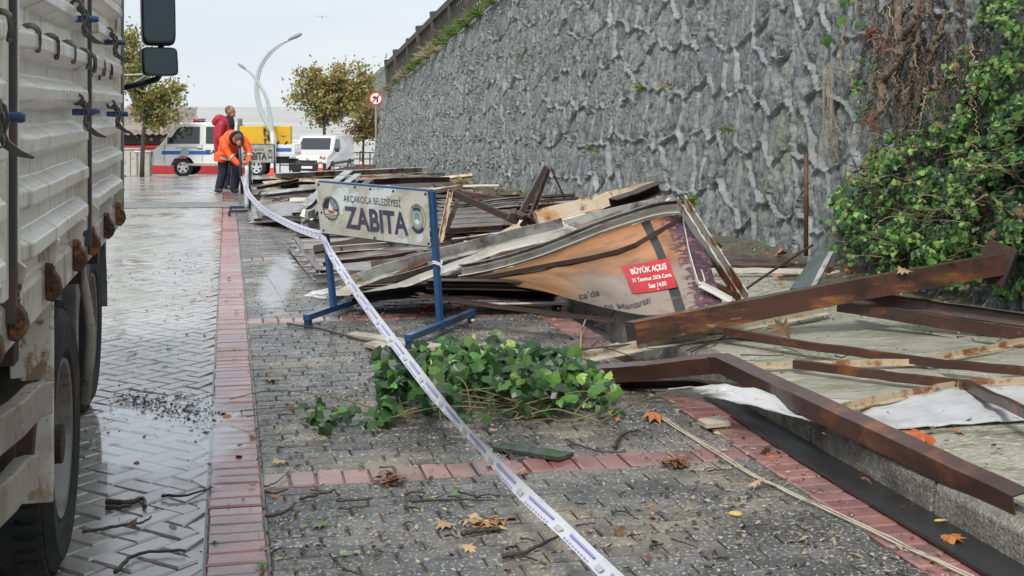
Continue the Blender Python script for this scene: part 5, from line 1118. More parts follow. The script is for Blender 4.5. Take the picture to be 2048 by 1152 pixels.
for px, w, h, lb in ((264, .62, .95, 'graffiti-marked metal cabinet next to the utility pole'), (288, .5, .85, 'pale metal cabinet behind the left tree trunk')):
    q = PD(px, 47); e = empty('utility_cabinet', q, lb, 'cabinet', 'metal cabinets by the kiosk', rz=-YAW)
    MB().box((0, 0, h / 2 + .03), (w, .35, h)).build('cabinet_body', 'cabinet', e, world=False, bevel=.02); MB().box((0, 0, h + .06), (w + .08, .42, .05)).build('lid', 'cone_white' if px > 270 else 'cabinet', e, world=False, bevel=.01); MB().box((0, -.18, h / 2), (.012, .02, h * .9)).build('door_gap', 'car_trim', e, world=False)
q = PD(236, 44); e = empty('utility_pole', q, 'thick grey utility pole rising behind the truck', 'pole')
MB().lathe([(.17, 0), (.165, 1.2), (.15, 4.5), (.13, 8)], (0, 0, 0), (0, 0, 1), 18).build('shaft', 'grey_pole', e, world=False, smooth=False); MB().lathe([(.26, 0), (.26, .06), (.2, .1)], (0, 0, 0), (0, 0, 1), 12).build('base_plate', 'grey_pole', e, world=False)
MB().tube([(0, 0, 3.45), (1.1 * cY, -1.1 * sY, 3.5)], .03, 6).build('cross_arm', 'grey_pole', e, world=False); MB().tube([(0, 0, 2.9), (.95 * cY, -.95 * sY, 3.45)], .025, 6).build('brace', 'grey_pole', e, world=False)
# --- curved twin street lamp
ld = 47.; lp = P(546, 352, ld); e = empty('street_lamp', (lp.x, lp.y, G(lp.y)), 'white street lamp with two crossing curved arms', 'street lamp')
def lam(pts, r0, r1):
    pts = [P(a, b, ld) for a, b in pts]; fine = [cat(pts, k / 30) for k in range(31)]
    return MB().tube(fine, [r0 + (r1 - r0) * k / 30 for k in range(31)], 10).build('arm', 'lamp_steel', e, smooth=True)
MB().tube([P(546, 352, ld), P(547, 300, ld), P(544, 262, ld)], [.11, .1, .09], 12).build('shaft', 'lamp_steel', e, smooth=True)
a1 = lam([(547, 300), (549, 275), (538, 255), (521, 222), (512, 180), (517, 140), (535, 108), (560, 88), (582, 78)], .085, .045); a1b = lam([(550, 280), (543, 255), (525, 222), (516, 180), (521, 142), (538, 112), (562, 90), (582, 79)], .05, .03)
a2 = lam([(545, 300), (544, 265), (541, 232), (533, 196), (518, 167), (503, 147), (490, 137)], .085, .04)
for (x0, y0, x1, y1), ar in (((576, 80, 604, 67), a1), ((494, 140, 476, 127), a2)):
    p, q = P(x0, y0, ld), P(x1, y1, ld); s = 1 if ar is a1 else .7
    MB().sweep([p.lerp(q, t) for t in (0, .25, .6, .9, 1)], [(math.cos(t) * .13 * s, math.sin(t) * .08 * s) for t in [k * math.pi / 5 for k in range(10)]], scales=[.35, .8, 1, .8, .3]).build('lamp_head', 'lamp_head', ar, smooth=True)
# --- prohibition sign by the wall end
sd = 56.; c = P(752, 197, sd); b0 = P(751, 345, sd); e = empty('road_sign', (b0.x, b0.y, G(b0.y)), 'round red-ringed no left turn sign beyond the wall end', 'road sign')
MB().tube([(b0.x, b0.y, G(b0.y)), (c.x, c.y, c.z + .3)], .035, 8).build('sign_post', 'grey_pole', e)
n = Vector((-sY, -cY, 0)).normalized(); rt = Vector((cY, -sY, 0)); pf = lambda a, b, o: c + rt * a + Zv * b + n * o
MB().lathe([(.3, 0), (.3, .02)], c + n * .04, n, 32).build('sign_disc', 'sign_white', e); mb = MB(); k = 32; mb.add([pf(.3 * math.cos(t), .3 * math.sin(t), .064) for t in [2 * math.pi * i / k for i in range(k)]] + [pf(.235 * math.cos(t), .235 * math.sin(t), .064) for t in [2 * math.pi * i / k for i in range(k)]], [(i, (i + 1) % k, k + (i + 1) % k, k + i) for i in range(k)]); mb.build('red_ring', 'sign_red', e)
mb = MB(); mb.add([pf(a, b, .065) for a, b in ((.03, -.17), (.1, -.17), (.1, .08), (-.04, .08), (-.04, .13), (-.16, .05), (-.04, -.03), (-.04, .01), (.03, .01))], [tuple(range(9))]); mb.build('arrow', 'print_black', e)
mb = MB(); mb.add([pf(a, b, .067) for a, b in ((-.19, -.15), (-.15, -.19), (.19, .15), (.15, .19))], [(0, 1, 2, 3)]); mb.build('slash', 'sign_red', e)
# --- dark sea railing
e0, e1 = P(560, 340, 63), P(800, 340, 63); e = empty('railing', ((e0.x + e1.x) / 2, (e0.y + e1.y) / 2, G(63)), 'dark metal railing along the sea front', 'railing')
for z_ in (.5, .8, 1.1): MB().beam(Vector((e0.x, e0.y, G(63) + z_)), Vector((e1.x, e1.y, G(63) + z_)), .05, .05).build('rail', 'rail_dark', e)
for k in range(13): q = e0.lerp(e1, k / 12); MB().beam((q.x, q.y, G(63)), (q.x, q.y, G(63) + 1.14), .06, .06, up=(0, 1, 0)).build('railing_post', 'rail_dark', e)

# ================================================================ trees
def leafquad(mb, p, s, r):
    a = Vector((r.gauss(0, 1), r.gauss(0, 1), r.gauss(0, 1))).normalized(); b = a.orthogonal().normalized(); b.rotate(Matrix.Rotation(r.uniform(0, 6.28), 3, a))
    c = a.cross(b); mb.add([p - b * s * .6, p + c * s * .42, p + b * s * .75, p - c * s * .42], [(0, 1, 2, 3)])
def tree(name, base, pts_trunk, blobs, n, mats, label, leaf=.1, lr=.06, wind=(0, 0, 0), seed=0, sparse=None):
    r = random.Random(seed); e = empty(name, base, label, 'tree', 'seaside trees'); mb = MB(); mb.tube(pts_trunk, [lr * (1 - .45 * k / (len(pts_trunk) - 1)) for k in range(len(pts_trunk))], 9); top = Vector(pts_trunk[-1]); W_ = Vector(wind)
    tw = MB(); tips = []
    for c, rad, wgt in blobs:
        for k in range(max(3, int(9 * wgt))):
            d = Vector((r.gauss(0, 1), r.gauss(0, 1), r.gauss(.2, 1))).normalized(); q = Vector(c) + Vector((d.x * rad[0], d.y * rad[1], d.z * rad[2])) * r.uniform(.55, 1.0) + W_ * r.random()
            s_ = Vector(pts_trunk[r.choice([-1, -2])]); mid = s_.lerp(q, .5) + Vector((r.uniform(-.1, .1), r.uniform(-.1, .1), r.uniform(0, .15)))
            mb.tube([s_, mid, q], [lr * .45, lr * .25, lr * .08], 5); tips.append((q, c, rad))
            for j in range(3):
                t = r.uniform(.4, 1); p0 = mid.lerp(q, t); q2 = p0 + Vector((r.gauss(0, .3), r.gauss(0, .3), r.gauss(.05, .25))) * max(rad) * .6 + W_ * .5; mb.tube([p0, q2], [lr * .12, lr * .04], 4); tips.append((q2, c, rad))
    mb.build('trunk', 'bark', e, smooth=True)
    for mi, (m_, frac) in enumerate(mats):
        lb = MB()
        for k in range(int(n * frac)):
            q, c, rad = r.choice(tips); cl = r.random() < .75
            p = q + Vector((r.gauss(0, 1), r.gauss(0, 1), r.gauss(0, 1))) * (.16 if cl else .32) * max(rad) ** .5
            if noise.noise(p * 1.6 + Vector((seed, 0, 0))) < -.22: continue
            leafquad(lb, p, leaf * r.uniform(.6, 1.25), r)
        lb.build('crown', m_, e)
    return e
def tpx(d, px, py): return P(px, py, d)
td = 46.
tree('roadside_tree', PD(284, 46), [PD(284, 46), tpx(td, 285, 310), tpx(td, 287, 265), tpx(td, 292, 228), tpx(td, 285, 190)],
     [(tpx(td, 318, 205), (.75, .8, .6), 1.3), (tpx(td, 285, 225), (.7, .7, .5), 1.2), (tpx(td, 325, 240), (.6, .6, .35), .8), (tpx(td, 262, 130), (.6, .7, .7), .9), (tpx(td, 255, 80), (.5, .6, .6), .9), (tpx(td, 282, 160), (.5, .6, .5), .7), (tpx(td, 340, 180), (.45, .5, .35), .6)], 7500, [('tree_green', .6), ('tree_yellow', .25), ('tree_brown', .15)], 'slender green and yellow plane tree beside the truck, leaves thinning', .11, .09, seed=3)
td = 62.
tree('roadside_tree', PD(650, 62), [PD(650, 62), tpx(td, 650, 300), tpx(td, 648, 250), tpx(td, 655, 215)],
     [(tpx(td, 635, 205), (1.1, 1, .9), 1.6), (tpx(td, 665, 175), (1.2, 1, .7), 1.5), (tpx(td, 625, 245), (.9, .9, .6), 1.1), (tpx(td, 690, 200), (.9, .9, .8), 1.2), (tpx(td, 610, 175), (.7, .7, .7), .7), (tpx(td, 700, 155), (1., .7, .5), .9), (tpx(td, 585, 195), (.5, .6, .9), .7), (tpx(td, 600, 150), (.5, .5, .5), .5), (tpx(td, 720, 190), (.8, .7, .7), .9), (tpx(td, 640, 150), (.9, .7, .35), .6), (tpx(td, 670, 240), (1, .9, .5), 1)], 8500, [('tree_brown', .24), ('tree_yellow', .36), ('tree_green', .4)], 'large windblown tree with brown and olive leaves behind the panel van', .14, .1, wind=(.5, -.1, .25), seed=5)
td = 64.
tree('roadside_tree', PD(726, 64), [PD(726, 64), tpx(td, 726, 315), tpx(td, 727, 280), tpx(td, 728, 255)],
     [(tpx(td, 728, 240), (.7, .8, .8), 1.2), (tpx(td, 716, 270), (.8, .8, .6), 1), (tpx(td, 738, 205), (.6, .7, .7), .9), (tpx(td, 740, 265), (.6, .7, .6), .8)], 3200, [('tree_brown', .45), ('tree_yellow', .35), ('tree_green', .1)], 'small orange-brown tree between the large tree and the wall end', .13, .07, wind=(.3, 0, .1), seed=8)
# seabird
bp_ = P(644, 34, 80); mb = MB(); R3 = Vector((cY, -sY, 0))
for s in (1, -1): mb.add([bp_, bp_ + R3 * s * .22 + Zv * .08, bp_ + R3 * s * .5 + Zv * .0, bp_ + R3 * s * .2 + Zv * .03 + Vector((0, -.12, 0))], [(0, 1, 2, 3)])
mb.ell(bp_, (.06, .18, .05), seg=8, rings=6); tag(origin(mb.build('seabird', 'grey_pole', None)), 'tiny seabird flying in the grey sky', 'bird')

# ================================================================ two people
def person(base, label):
    return empty('person', base, label, 'person', rz=-YAW)
def blob(name, mb, m_, parent, vox=.016, sm=4):
    o = mb.build(name, m_, parent, world=False, smooth=True)
    md = o.modifiers.new('r', 'REMESH'); md.mode = 'VOXEL'; md.voxel_size = vox; md.use_smooth_shade = True
    s = o.modifiers.new('s', 'SMOOTH'); s.iterations = sm; s.factor = .5
    return o
def hand(mb, w, d, side_, r=.009):
    """palm and five curled fingers from wrist w in direction d"""
    d = Vector(d).normalized(); s_ = d.cross(Vector((0, 1, .2))).normalized() * side_; nrm = s_.cross(d).normalized(); w = Vector(w); pm = w + d * .05
    mb.sweep([w - d * .02, w + d * .03, w + d * .09], [(-.026, -.014), (.026, -.014), (.034, 0), (.026, .014), (-.026, .014), (-.034, 0)], up=nrm, scales=[.8, 1, 1.1])
    for k, L_ in enumerate((.07, .08, .075, .058)):
        b = w + d * .085 + s_ * (-.027 + .018 * k); mb.tube([b, b + d * L_ * .5 + nrm * .012, b + d * L_ * .75 + nrm * .035, b + d * L_ * .8 + nrm * .055], [r, r, r * .9, r * .7], 6)
    b = w + d * .03 - s_ * .03; mb.tube([b, b - s_ * .025 + d * .025 + nrm * .015, b - s_ * .028 + d * .055 + nrm * .035], [r * 1.15, r * 1.05, r * .8], 6)
def limb(mb, pts, rs, seg=10): mb.tube([Vector(p) for p in pts], list(rs), seg); [mb.ell(p, q * .98, seg=8, rings=6) for p, q in zip(pts, rs)]
# worker in orange, bent over the barrier
wo_ = PG(459, 386); pe = person(wo_, 'worker in orange hi-vis jacket bending down to tie the tape'); pe.rotation_euler.z += .45
b = MB(); limb(b, [(-.02, .1, .86), (-.06, .1, .45), (-.13, .16, .1)], (.1, .065, .045)); limb(b, [(.08, .02, .86), (.12, -.05, .46), (.1, .02, .1)], (.1, .065, .045)); limb(b, [(.03, .06, .9), (.02, -.12, 1.02), (.02, -.3, 1.08)], (.14, .15, .13))
limb(b, [(.02, -.36, 1.08), (.03, -.46, 1.1)], (.055, .055)); b.ell((.04, -.55, 1.08), (.078, .1, .105), (.9, 0, 0)); b.ell((.04, -.61, 1.0), (.05, .05, .06)); b.ell((.045, -.645, 1.03), (.014, .022, .018)); b.ell((-.04, -.54, 1.06), (.014, .025, .032)); b.ell((.12, -.54, 1.06), (.014, .025, .032))
for s in (-1, 1): b.ell((.04 + s * .03, -.63, 1.045), (.012, .01, .012))
b.ell((.04, -.635, .975), (.025, .012, .008))
limb(b, [(-.17, -.3, 1.04), (-.08, -.42, .75), (.06, -.55, .58)], (.06, .045, .032)); limb(b, [(.22, -.3, 1.04), (.3, -.42, .76), (.24, -.55, .6)], (.06, .045, .032))
hand(b, (.07, -.56, .575), (.75, -.3, -.45), 1); hand(b, (.24, -.56, .59), (-.3, -.3, -.7), -1)
blob('body', b, 'skin', pe, .011, 2)
b = MB(); limb(b, [(-.05, .1, .9), (-.1, .1, .62), (-.1, .12, .4), (-.17, .17, .1)], (.14, .115, .1, .085)); limb(b, [(.1, .03, .9), (.13, -.02, .62), (.13, -.05, .42), (.1, .02, .08)], (.14, .115, .1, .088)); b.ell((.03, .08, .88), (.2, .17, .14)); blob('trousers', b, 'navy_cloth', pe)
b = MB(); b.ell((-.19, .13, .05), (.06, .12, .05), (0, 0, .5)); b.ell((-.15, .17, .1), (.065, .065, .08)); b.ell((.12, -.04, .045), (.06, .13, .045), (0, 0, -.2)); b.ell((.1, .02, .1), (.065, .07, .08)); blob('boots', b, 'boot', pe)
b = MB(); limb(b, [(-.02, .1, .84), (-.01, -.05, .98), (.0, -.22, 1.07), (.02, -.34, 1.08)], (.19, .2, .195, .15), 14); b.ell((-.1, .06, .8), (.11, .15, .2)); b.ell((.1, .02, .82), (.1, .15, .18))
limb(b, [(-.18, -.28, 1.05), (-.17, -.38, .9), (-.1, -.44, .76), (.04, -.54, .6)], (.1, .08, .07, .055)); limb(b, [(.2, -.28, 1.05), (.27, -.36, .9), (.29, -.43, .77), (.24, -.54, .63)], (.1, .08, .07, .055)); b.tube([(-.16, .05, .78), (-.18, .06, .62)], [.14, .12], 12); b.tube([(-.02, .08, .8), (-.03, .09, .68)], [.22, .2], 14); jk = blob('jacket', b, 'hivis', pe, .014, 3)
b = MB(); b.lathe([(.09, -.03), (.14, -.02), (.15, .02), (.12, .05), (.09, .04)], (.03, -.42, 1.1), (.05, -.9, -.15), 20, False); b.build('collar', 'black_cloth', pe, world=False, smooth=True)
b = MB(); b.ell((.04, -.575, 1.105), (.088, .085, .09), (.3, 0, 0), 16, 10); b.build('hair', 'hair_grey', pe, world=False, smooth=True)
for p0, p1, r_ in (((-.075, -.455, .735), (-.05, -.475, .71), .078), ((.29, -.44, .76), (.28, -.46, .73), .078)):
    b = MB(); b.tube([p0, p1], [r_, r_ * .97], 14, False); b.build('reflective_band', 'reflective', jk, world=False, smooth=True)
b = MB(); b.tube([(-.03, .07, .74), (-.035, .08, .7)], .225, 20, False); b.build('reflective_band', 'reflective', jk, world=False)
# man in red behind him, in profile facing right
rm = PG(450, 378); pr = person(rm, 'bald man in red jacket standing behind the bending worker, facing right')
b = MB(); limb(b, [(-.04, .08, .92), (-.03, .08, .5), (-.06, .08, .09)], (.1, .065, .045)); limb(b, [(.04, -.08, .92), (.07, -.08, .5), (.05, -.08, .09)], (.1, .065, .045)); limb(b, [(0, 0, .95), (-.02, 0, 1.2), (.0, 0, 1.4)], (.14, .15, .13)); limb(b, [(.03, 0, 1.45), (.07, 0, 1.56)], (.06, .058))
hx, hz = .11, 1.665; b.ell((hx, 0, hz + .02), (.105, .082, .105), seg=14, rings=10); b.ell((hx + .035, 0, hz - .06), (.075, .062, .075)); b.ell((hx + .11, 0, hz - .012), (.022, .014, .022)); b.ell((hx + .1, 0, hz - .07), (.014, .026, .01)); b.ell((hx + .085, 0, hz - .1), (.03, .035, .025))
for s in (-1, 1): b.ell((hx - .01, s * .083, hz - .01), (.026, .012, .034)); b.ell((hx + .092, s * .032, hz + .02), (.012, .013, .011)); limb(b, [(-.02, s * .22, 1.38), (-.05, s * .26, 1.08), (.12, s * .22, .9)], (.06, .045, .034)); hand(b, (.13, s * .22, .89), (.8, 0, -.4), s)
blob('body', b, 'skin', pr, .011, 2)
b = MB(); limb(b, [(-.04, .09, .95), (-.03, .09, .5), (-.06, .09, .08)], (.13, .1, .085)); limb(b, [(.04, -.09, .95), (.07, -.09, .5), (.05, -.09, .08)], (.13, .1, .085)); b.ell((0, 0, .93), (.16, .2, .14)); blob('trousers', b, 'navy_cloth', pr)
b = MB(); b.ell((.0, .09, .05), (.14, .06, .05)); b.ell((.1, -.09, .05), (.14, .06, .05)); blob('boots', b, 'boot', pr)
b = MB(); limb(b, [(-.02, 0, .85), (-.03, 0, 1.05), (-.04, 0, 1.25), (-.02, 0, 1.4)], (.21, .22, .22, .17), 16); [limb(b, [(-.03, s * .2, 1.38), (-.07, s * .27, 1.1), (.1, s * .24, .92)], (.11, .095, .07)) for s in (-1, 1)]; blob('jacket', b, 'red_cloth', pr, .018, 5)
b = MB(); b.ell((-.13, 0, 1.5), (.13, .15, .1), (0, -.35, 0)); b.ell((-.2, 0, 1.44), (.09, .13, .09)); b.ell((-.03, 0, 1.5), (.1, .13, .07)); blob('hood', b, 'red_cloth', pr, .018, 4)
b = MB(); limb(b, [(.09, 0, 1.36), (.1, 0, 1.48), (.09, 0, 1.53)], (.13, .1, .085)); b.ell((.13, 0, 1.2), (.08, .1, .2)); blob('scarf', b, 'black_cloth', pr, .016, 3)
b = MB(); b.ell((hx - .018, 0, hz + .03), (.098, .083, .1), seg=14, rings=10); b.build('hair', 'hair_short', pr, world=False, smooth=True)
# dark stick between the worker's arms
p0, p1 = wo_ + Vector((.19, -.55, .95)), wo_ + Vector((.24, -.5, .01)); mb = MB(); mb.tube([p0, p0.lerp(p1, .5), p1], .03, 8); tag(origin(mb.build('handle_pole', 'pole_dark', None, smooth=True)), 'dark blue post held between the arms of the bending worker', 'post')
# ================================================================ plants, litter and water
def leaf_mesh(kind, seed, m_):
    r = random.Random(seed); vs = []; fs = []
    if kind == 'ivy': out = [(0, 0), (.28, -.14), (.5, .06), (.5, .3), (.42, .5), (.24, .68), (0, .98), (-.24, .68), (-.42, .5), (-.5, .3), (-.5, .06), (-.28, -.14)]
    elif kind == 'maple': out = [(0, -.35), (.06, 0), (.4, -.12), (.3, .15), (.62, .35), (.3, .4), (.36, .75), (.12, .62), (0, 1.0), (-.12, .62), (-.36, .75), (-.3, .4), (-.62, .35), (-.3, .15), (-.4, -.12), (-.06, 0)]
    else: out = [(0, 0), (.22, .2), (.28, .5), (.16, .8), (0, 1), (-.16, .8), (-.28, .5), (-.22, .2)]
    cu = r.uniform(.25, .85); tw = r.uniform(-.5, .5)
    z = lambda x, y: -cu * x * x * 1.2 + .16 * abs(x) - .35 * cu * y * y + tw * x * y + (.25 * r.uniform(-1, 1) * abs(x) if kind == 'maple' else 0)
    pts = [(x * r.uniform(.88, 1.12), y * r.uniform(.94, 1.06)) for x, y in out]; k = len(pts)
    vs = [(x, y, z(x, y)) for x, y in pts] + [(0, .3, .03)]; fs = [(i, (i + 1) % k, k) for i in range(k)]
    me = bpy.data.meshes.new('leaf'); me.from_pydata(vs, [], fs); me.materials.append(M[m_]); return me
def place_leaf(mb, me, p, s, rot):
    m_ = rot.to_matrix() if isinstance(rot, Euler) else rot
    mb.add([m_ @ (v.co * s) + p for v in me.vertices], [tuple(f.vertices) for f in me.polygons])
IV = {m_: [leaf_mesh('ivy', i, m_) for i in range(5)] for m_ in ('ivy_dark', 'ivy_mid', 'ivy_light', 'leaf_brown')}
def aim(n, r):
    n = Vector(n).normalized(); q = n.to_track_quat('Z', 'Y'); q = q @ Euler((0, 0, r.uniform(0, 6.28))).to_quaternion(); return q.to_matrix()
# --- heap of torn ivy on the pavers
r = random.Random(5); hc = PG(1005, 850); heap = empty('ivy_heap', hc, 'heap of torn green ivy lying on the pavers under the tape', 'ivy')
env = [(615, .02), (700, .06), (745, .1), (765, .2), (800, .42), (850, .46), (900, .44), (940, .48), (980, .5), (1040, .48), (1090, .46), (1140, .42), (1190, .36), (1225, .3), (1248, .16)]
def henv(px):
    for (a, b), (c, d) in zip(env, env[1:]):
        if a <= px <= c: return b + (d - b) * (px - a) / (c - a)
    return .02
cands = []
for k in range(820):
    px = r.choice([r.uniform(765, 1245)] * 40 + [r.uniform(610, 790)]) if k > 14 else r.uniform(610, 780)
    py = r.uniform(828, 862) + (10 if px < 760 else 0); g = PG(px, py - 30 * r.random() * (px > 780), 0); g += Vector((0, r.uniform(-.05, .62) if px > 770 else 0, 0)); h = henv(px) * .46
    z_ = h * (1 - r.random() ** 1.7) if px > 770 else r.uniform(.01, .07); p = Vector((g.x, g.y, G(g.y) + .015 + z_))
    cands.append((p, px))
cands.sort(key=lambda c: c[0].y); stray = {m_: MB() for m_ in IV}
for k, (p, px) in enumerate(cands):
    m_ = r.choices(['ivy_dark', 'ivy_mid', 'ivy_light'], [.72, .25, .03])[0] if px < 1190 else r.choices(['ivy_dark', 'ivy_mid', 'ivy_light'], [.3, .3, .4])[0]
    s = r.uniform(.03, .088) * (.75 if px > 1195 else 1) * (.8 if px < 760 else 1); n = Vector((r.gauss(-.1, .5), r.gauss(-.55, .5), r.gauss(.75, .4))); rot = aim(n, r)
    if k < 300:
        o = link('leaf', IV[m_][k % 5], heap); o.matrix_basis = Matrix.Translation(p - hc) @ rot.to_4x4() @ Matrix.Scale(s, 4)
    else: place_leaf(stray[m_], IV[m_][k % 5], p, s, rot)
for m_, q in stray.items(): tag(q.build('inner_leaves', m_, heap), kind='stuff')
for k in range(30):
    px = r.uniform(760, 1220); a = PG(px, r.uniform(830, 855)); b = a + Vector((r.uniform(-.8, .8), r.uniform(-.1, .5), 0)); h = henv(px) * r.uniform(.1, .45)
    pts = [a + Vector((0, 0, .02)), a.lerp(b, .35) + Vector((0, 0, h * .7)), a.lerp(b, .7) + Vector((r.uniform(-.1, .1), 0, h * .9)), b + Vector((0, 0, max(.03, h * .5)))]
    MB().tube([cat(pts, t / 12) for t in range(13)], [.0045 - .0002 * t for t in range(13)], 5).build('stem', 'ivy_stem', heap, smooth=True)
# --- ivy on the wall with bare roots above
r = random.Random(9); wi = empty('wall_ivy', (WALLX - .1, 9, .2), 'dense green ivy with brown hanging stems covering the right end of the wall', 'ivy')
def wallpt(px, py, off):
    X = WALLX - off
    for _ in range(4): p = PXp(px, py, X); X = WALLX + BATTER * max(0, p.z - G(p.y)) - off
    return PXp(px, py, X)
regions = [ # polygon in photo pixels, count, thickness, (dark, mid, light)
    ([(1668, 415), (1740, 352), (1800, 300), (1860, 240), (1920, 250), (2060, 170), (2080, 420), (2000, 505), (1880, 520), (1700, 528), (1690, 470)], 6800, .17, (.4, .4, .2)),
    ([(1960, 0), (2080, -30), (2080, 200), (1900, 260), (1940, 140)], 1300, .18, (.35, .45, .2)), ([(1990, 250), (2085, 200), (2085, 560), (2010, 480)], 1100, .2, (.6, .35, .05)),
    ([(1735, 290), (1800, 250), (1890, 280), (1850, 350), (1740, 380)], 420, .1, (.45, .3, .25)), ([(1655, 395), (1730, 345), (1745, 430), (1690, 440)], 320, .14, (.2, .4, .4)), ([(1640, 430), (1700, 330), (1800, 260), (1840, 240), (1760, 420), (1690, 540), (1650, 500)], 160, .1, (.2, .4, .4)), ([(1820, 230), (1900, 120), (1990, 30), (2000, 250), (1900, 300)], 260, .12, (.4, .4, .2)), ([(1690, 120), (1760, 100), (1740, 240), (1720, 250)], 50, .1, (.5, .4, .1)),
    ([(1985, 560), (2060, 540), (2060, 600), (1990, 610)], 160, .12, (.5, .4, .1)), ([(1690, 470), (2060, 450), (2060, 560), (1900, 575), (1760, 548)], 1300, .16, (.5, .38, .12))]
def inpoly(x, y, P_):
    c = False; j = len(P_) - 1
    for i in range(len(P_)):
        if (P_[i][1] > y) != (P_[j][1] > y) and x < (P_[j][0] - P_[i][0]) * (y - P_[i][1]) / (P_[j][1] - P_[i][1]) + P_[i][0]: c = not c
        j = i
    return c
lv = []
for poly_, n_, th, wg in regions:
    x0, x1 = min(p[0] for p in poly_), max(p[0] for p in poly_); y0, y1 = min(p[1] for p in poly_), max(p[1] for p in poly_); k = 0
    while k < n_:
        x, y = r.uniform(x0, x1), r.uniform(y0, y1)
        if not inpoly(x, y, poly_): continue
        k += 1
        g_ = noise.noise((x * .017, y * .017, 2)) + .5 * noise.noise((x * .045, y * .045, 7))
        if g_ < -.16 and r.random() < .85: continue
        off = th * (.15 + .85 * r.random() ** .8) * (1 + .8 * g_)
        w = [wg[0] * (1.3 - g_), wg[1], max(.02, wg[2] * (1 + 2.2 * g_))]
        lv.append((wallpt(x, y, max(.03, off)), r.choices(['ivy_dark', 'ivy_mid', 'ivy_light', 'leaf_brown'], w + [.05])[0], off, x, y))
lv.sort(key=lambda q: -q[2]); rest_ = {m_: MB() for m_ in IV}
for k, (p, m_, off, x, y) in enumerate(lv):
    s = r.uniform(.022, .052); n = Vector((r.gauss(-.75, .4), r.gauss(-.45, .4), r.gauss(.45, .4))); rot = aim(n, r)
    if k < 300 and x < 2040 and y > 5:
        o = link('leaf', IV[m_][k % 5], wi); o.matrix_basis = Matrix.Translation(p - wi.location) @ rot.to_4x4() @ Matrix.Scale(s, 4)
    else: place_leaf(rest_[m_], IV[m_][k % 5], p, s, rot)
for m_, q in rest_.items(): tag(q.build('foliage', m_, wi), kind='stuff')
def vine(pts, r0, r1, m_, off=.08, wob=.012, seed=0, name='stem', seg=7):
    w = [wallpt(x, y, off) for x, y in pts]; rr = random.Random(seed); fine = [cat(w, t / 40) + Vector((rr.gauss(0, wob), rr.gauss(0, wob), 0)) for t in range(41)]
    return MB().tube(fine, [r0 + (r1 - r0) * t / 40 for t in range(41)], seg).build(name, m_, wi, smooth=True)
vine([(1796, -20), (1797, 40), (1800, 95), (1793, 120), (1770, 150), (1766, 185), (1764, 225)], .034, .03, 'vine_bark', .12, .006, 1); vine([(1838, -20), (1833, 30), (1822, 55), (1806, 75), (1802, 120), (1785, 140), (1770, 155)], .028, .034, 'vine_bark', .13, .006, 2)
vine([(1850, 10), (1838, 50), (1832, 90), (1825, 130), (1818, 165), (1812, 210)], .02, .013, 'vine_bark', .1, .008, 3); vine([(1890, 20), (1880, 70), (1862, 115), (1845, 150), (1838, 200), (1830, 240)], .02, .014, 'vine_bark', .09, .008, 4)
vine([(1885, 65), (1868, 85), (1858, 120), (1848, 165), (1830, 225), (1822, 260)], .016, .012, 'vine_bark', .11, .008, 5); vine([(1786, 160), (1795, 178), (1788, 195), (1785, 225)], .014, .01, 'vine_bark', .14, .006, 6)
vine([(1685, 45), (1686, 90), (1683, 130), (1700, 150), (1705, 170), (1730, 180)], .011, .007, 'root_pale', .06, .008, 7); vine([(1720, -10), (1722, 15), (1728, 30)], .014, .01, 'vine_bark', .06, .005, 8); vine([(1866, 40), (1862, 10), (1868, -20)], .012, .014, 'vine_bark', .08, .006, 9)
for k in range(130):
    x = r.choice([r.uniform(1735, 1905)] * 3 + [r.uniform(1900, 1985)]); y = r.uniform(-30, 200); L_ = r.uniform(60, 240); dx = r.gauss(-8, 18)
    vine([(x, y), (x + dx * .3 + r.gauss(0, 6), y + L_ * .35), (x + dx * .6 + r.gauss(0, 8), y + L_ * .7), (x + dx, y + L_)], r.uniform(.003, .009), .002, r.choice(['root_dark', 'vine_bark', 'root_dark', 'root_pale']), r.uniform(.02, .15), .01, k + 20, 'hanging_root', 5)
for k in range(12):
    x = r.uniform(1640, 1668); y = r.uniform(110, 170)
    vine([(x, y), (x + r.gauss(0, 4), y + 60), (x + r.gauss(0, 5), y + 120), (x + r.gauss(0, 6), y + r.uniform(140, 195))], .0028, .0012, 'root_pale', .05, .003, k + 90, 'hanging_root', 5)
for k in range(90):
    x, y = r.uniform(1690, 2040), r.uniform(240, 520); a = r.uniform(-.5, .5) + (math.pi if r.random() < .5 else 0); L_ = r.uniform(30, 110)
    vine([(x, y), (x + math.cos(a) * L_ * .5, y + math.sin(a) * L_ * .5 + r.gauss(0, 8)), (x + math.cos(a) * L_, y + math.sin(a) * L_)], .004, .0015, r.choice(['ivy_stem', 'root_pale', 'root_dark']), r.uniform(.15, .3), .008, k + 140, 'stem', 5)
for px, py, n_ in ((1748, 65, 70), (1738, 235, 40), (1758, 90, 30)):      # withered fern tufts caught in the roots
    mb = MB()
    for k in range(n_):
        c = wallpt(px + r.gauss(0, 9), py + r.gauss(0, 8), .14); d = Vector((r.gauss(0, .6), r.gauss(0, .8), r.gauss(-.5, .6))).normalized() * r.uniform(.04, .11); s_ = d.cross(Vector((1, 0, 0))).normalized() * .008; mb.add([c - s_, c + s_, c + d], [(0, 1, 2)])
    tag(mb.build('withered_fern', 'fern_brown', wi), kind='stuff')
# single leaves on the wall left of the ivy
for k, (px, py, s) in enumerate(((1680, 8, .085), (1682, 35, .095), (1652, 73, .1), (1778, 28, .08), (1718, 55, .07), (1705, 5, .06))):
    o = link('leaf', IV['ivy_mid'][k % 5], wi); o.matrix_basis = Matrix.Translation(wallpt(px, py, .08) - wi.location) @ aim((-.9, -.5, .2), r).to_4x4() @ Matrix.Scale(s, 4)
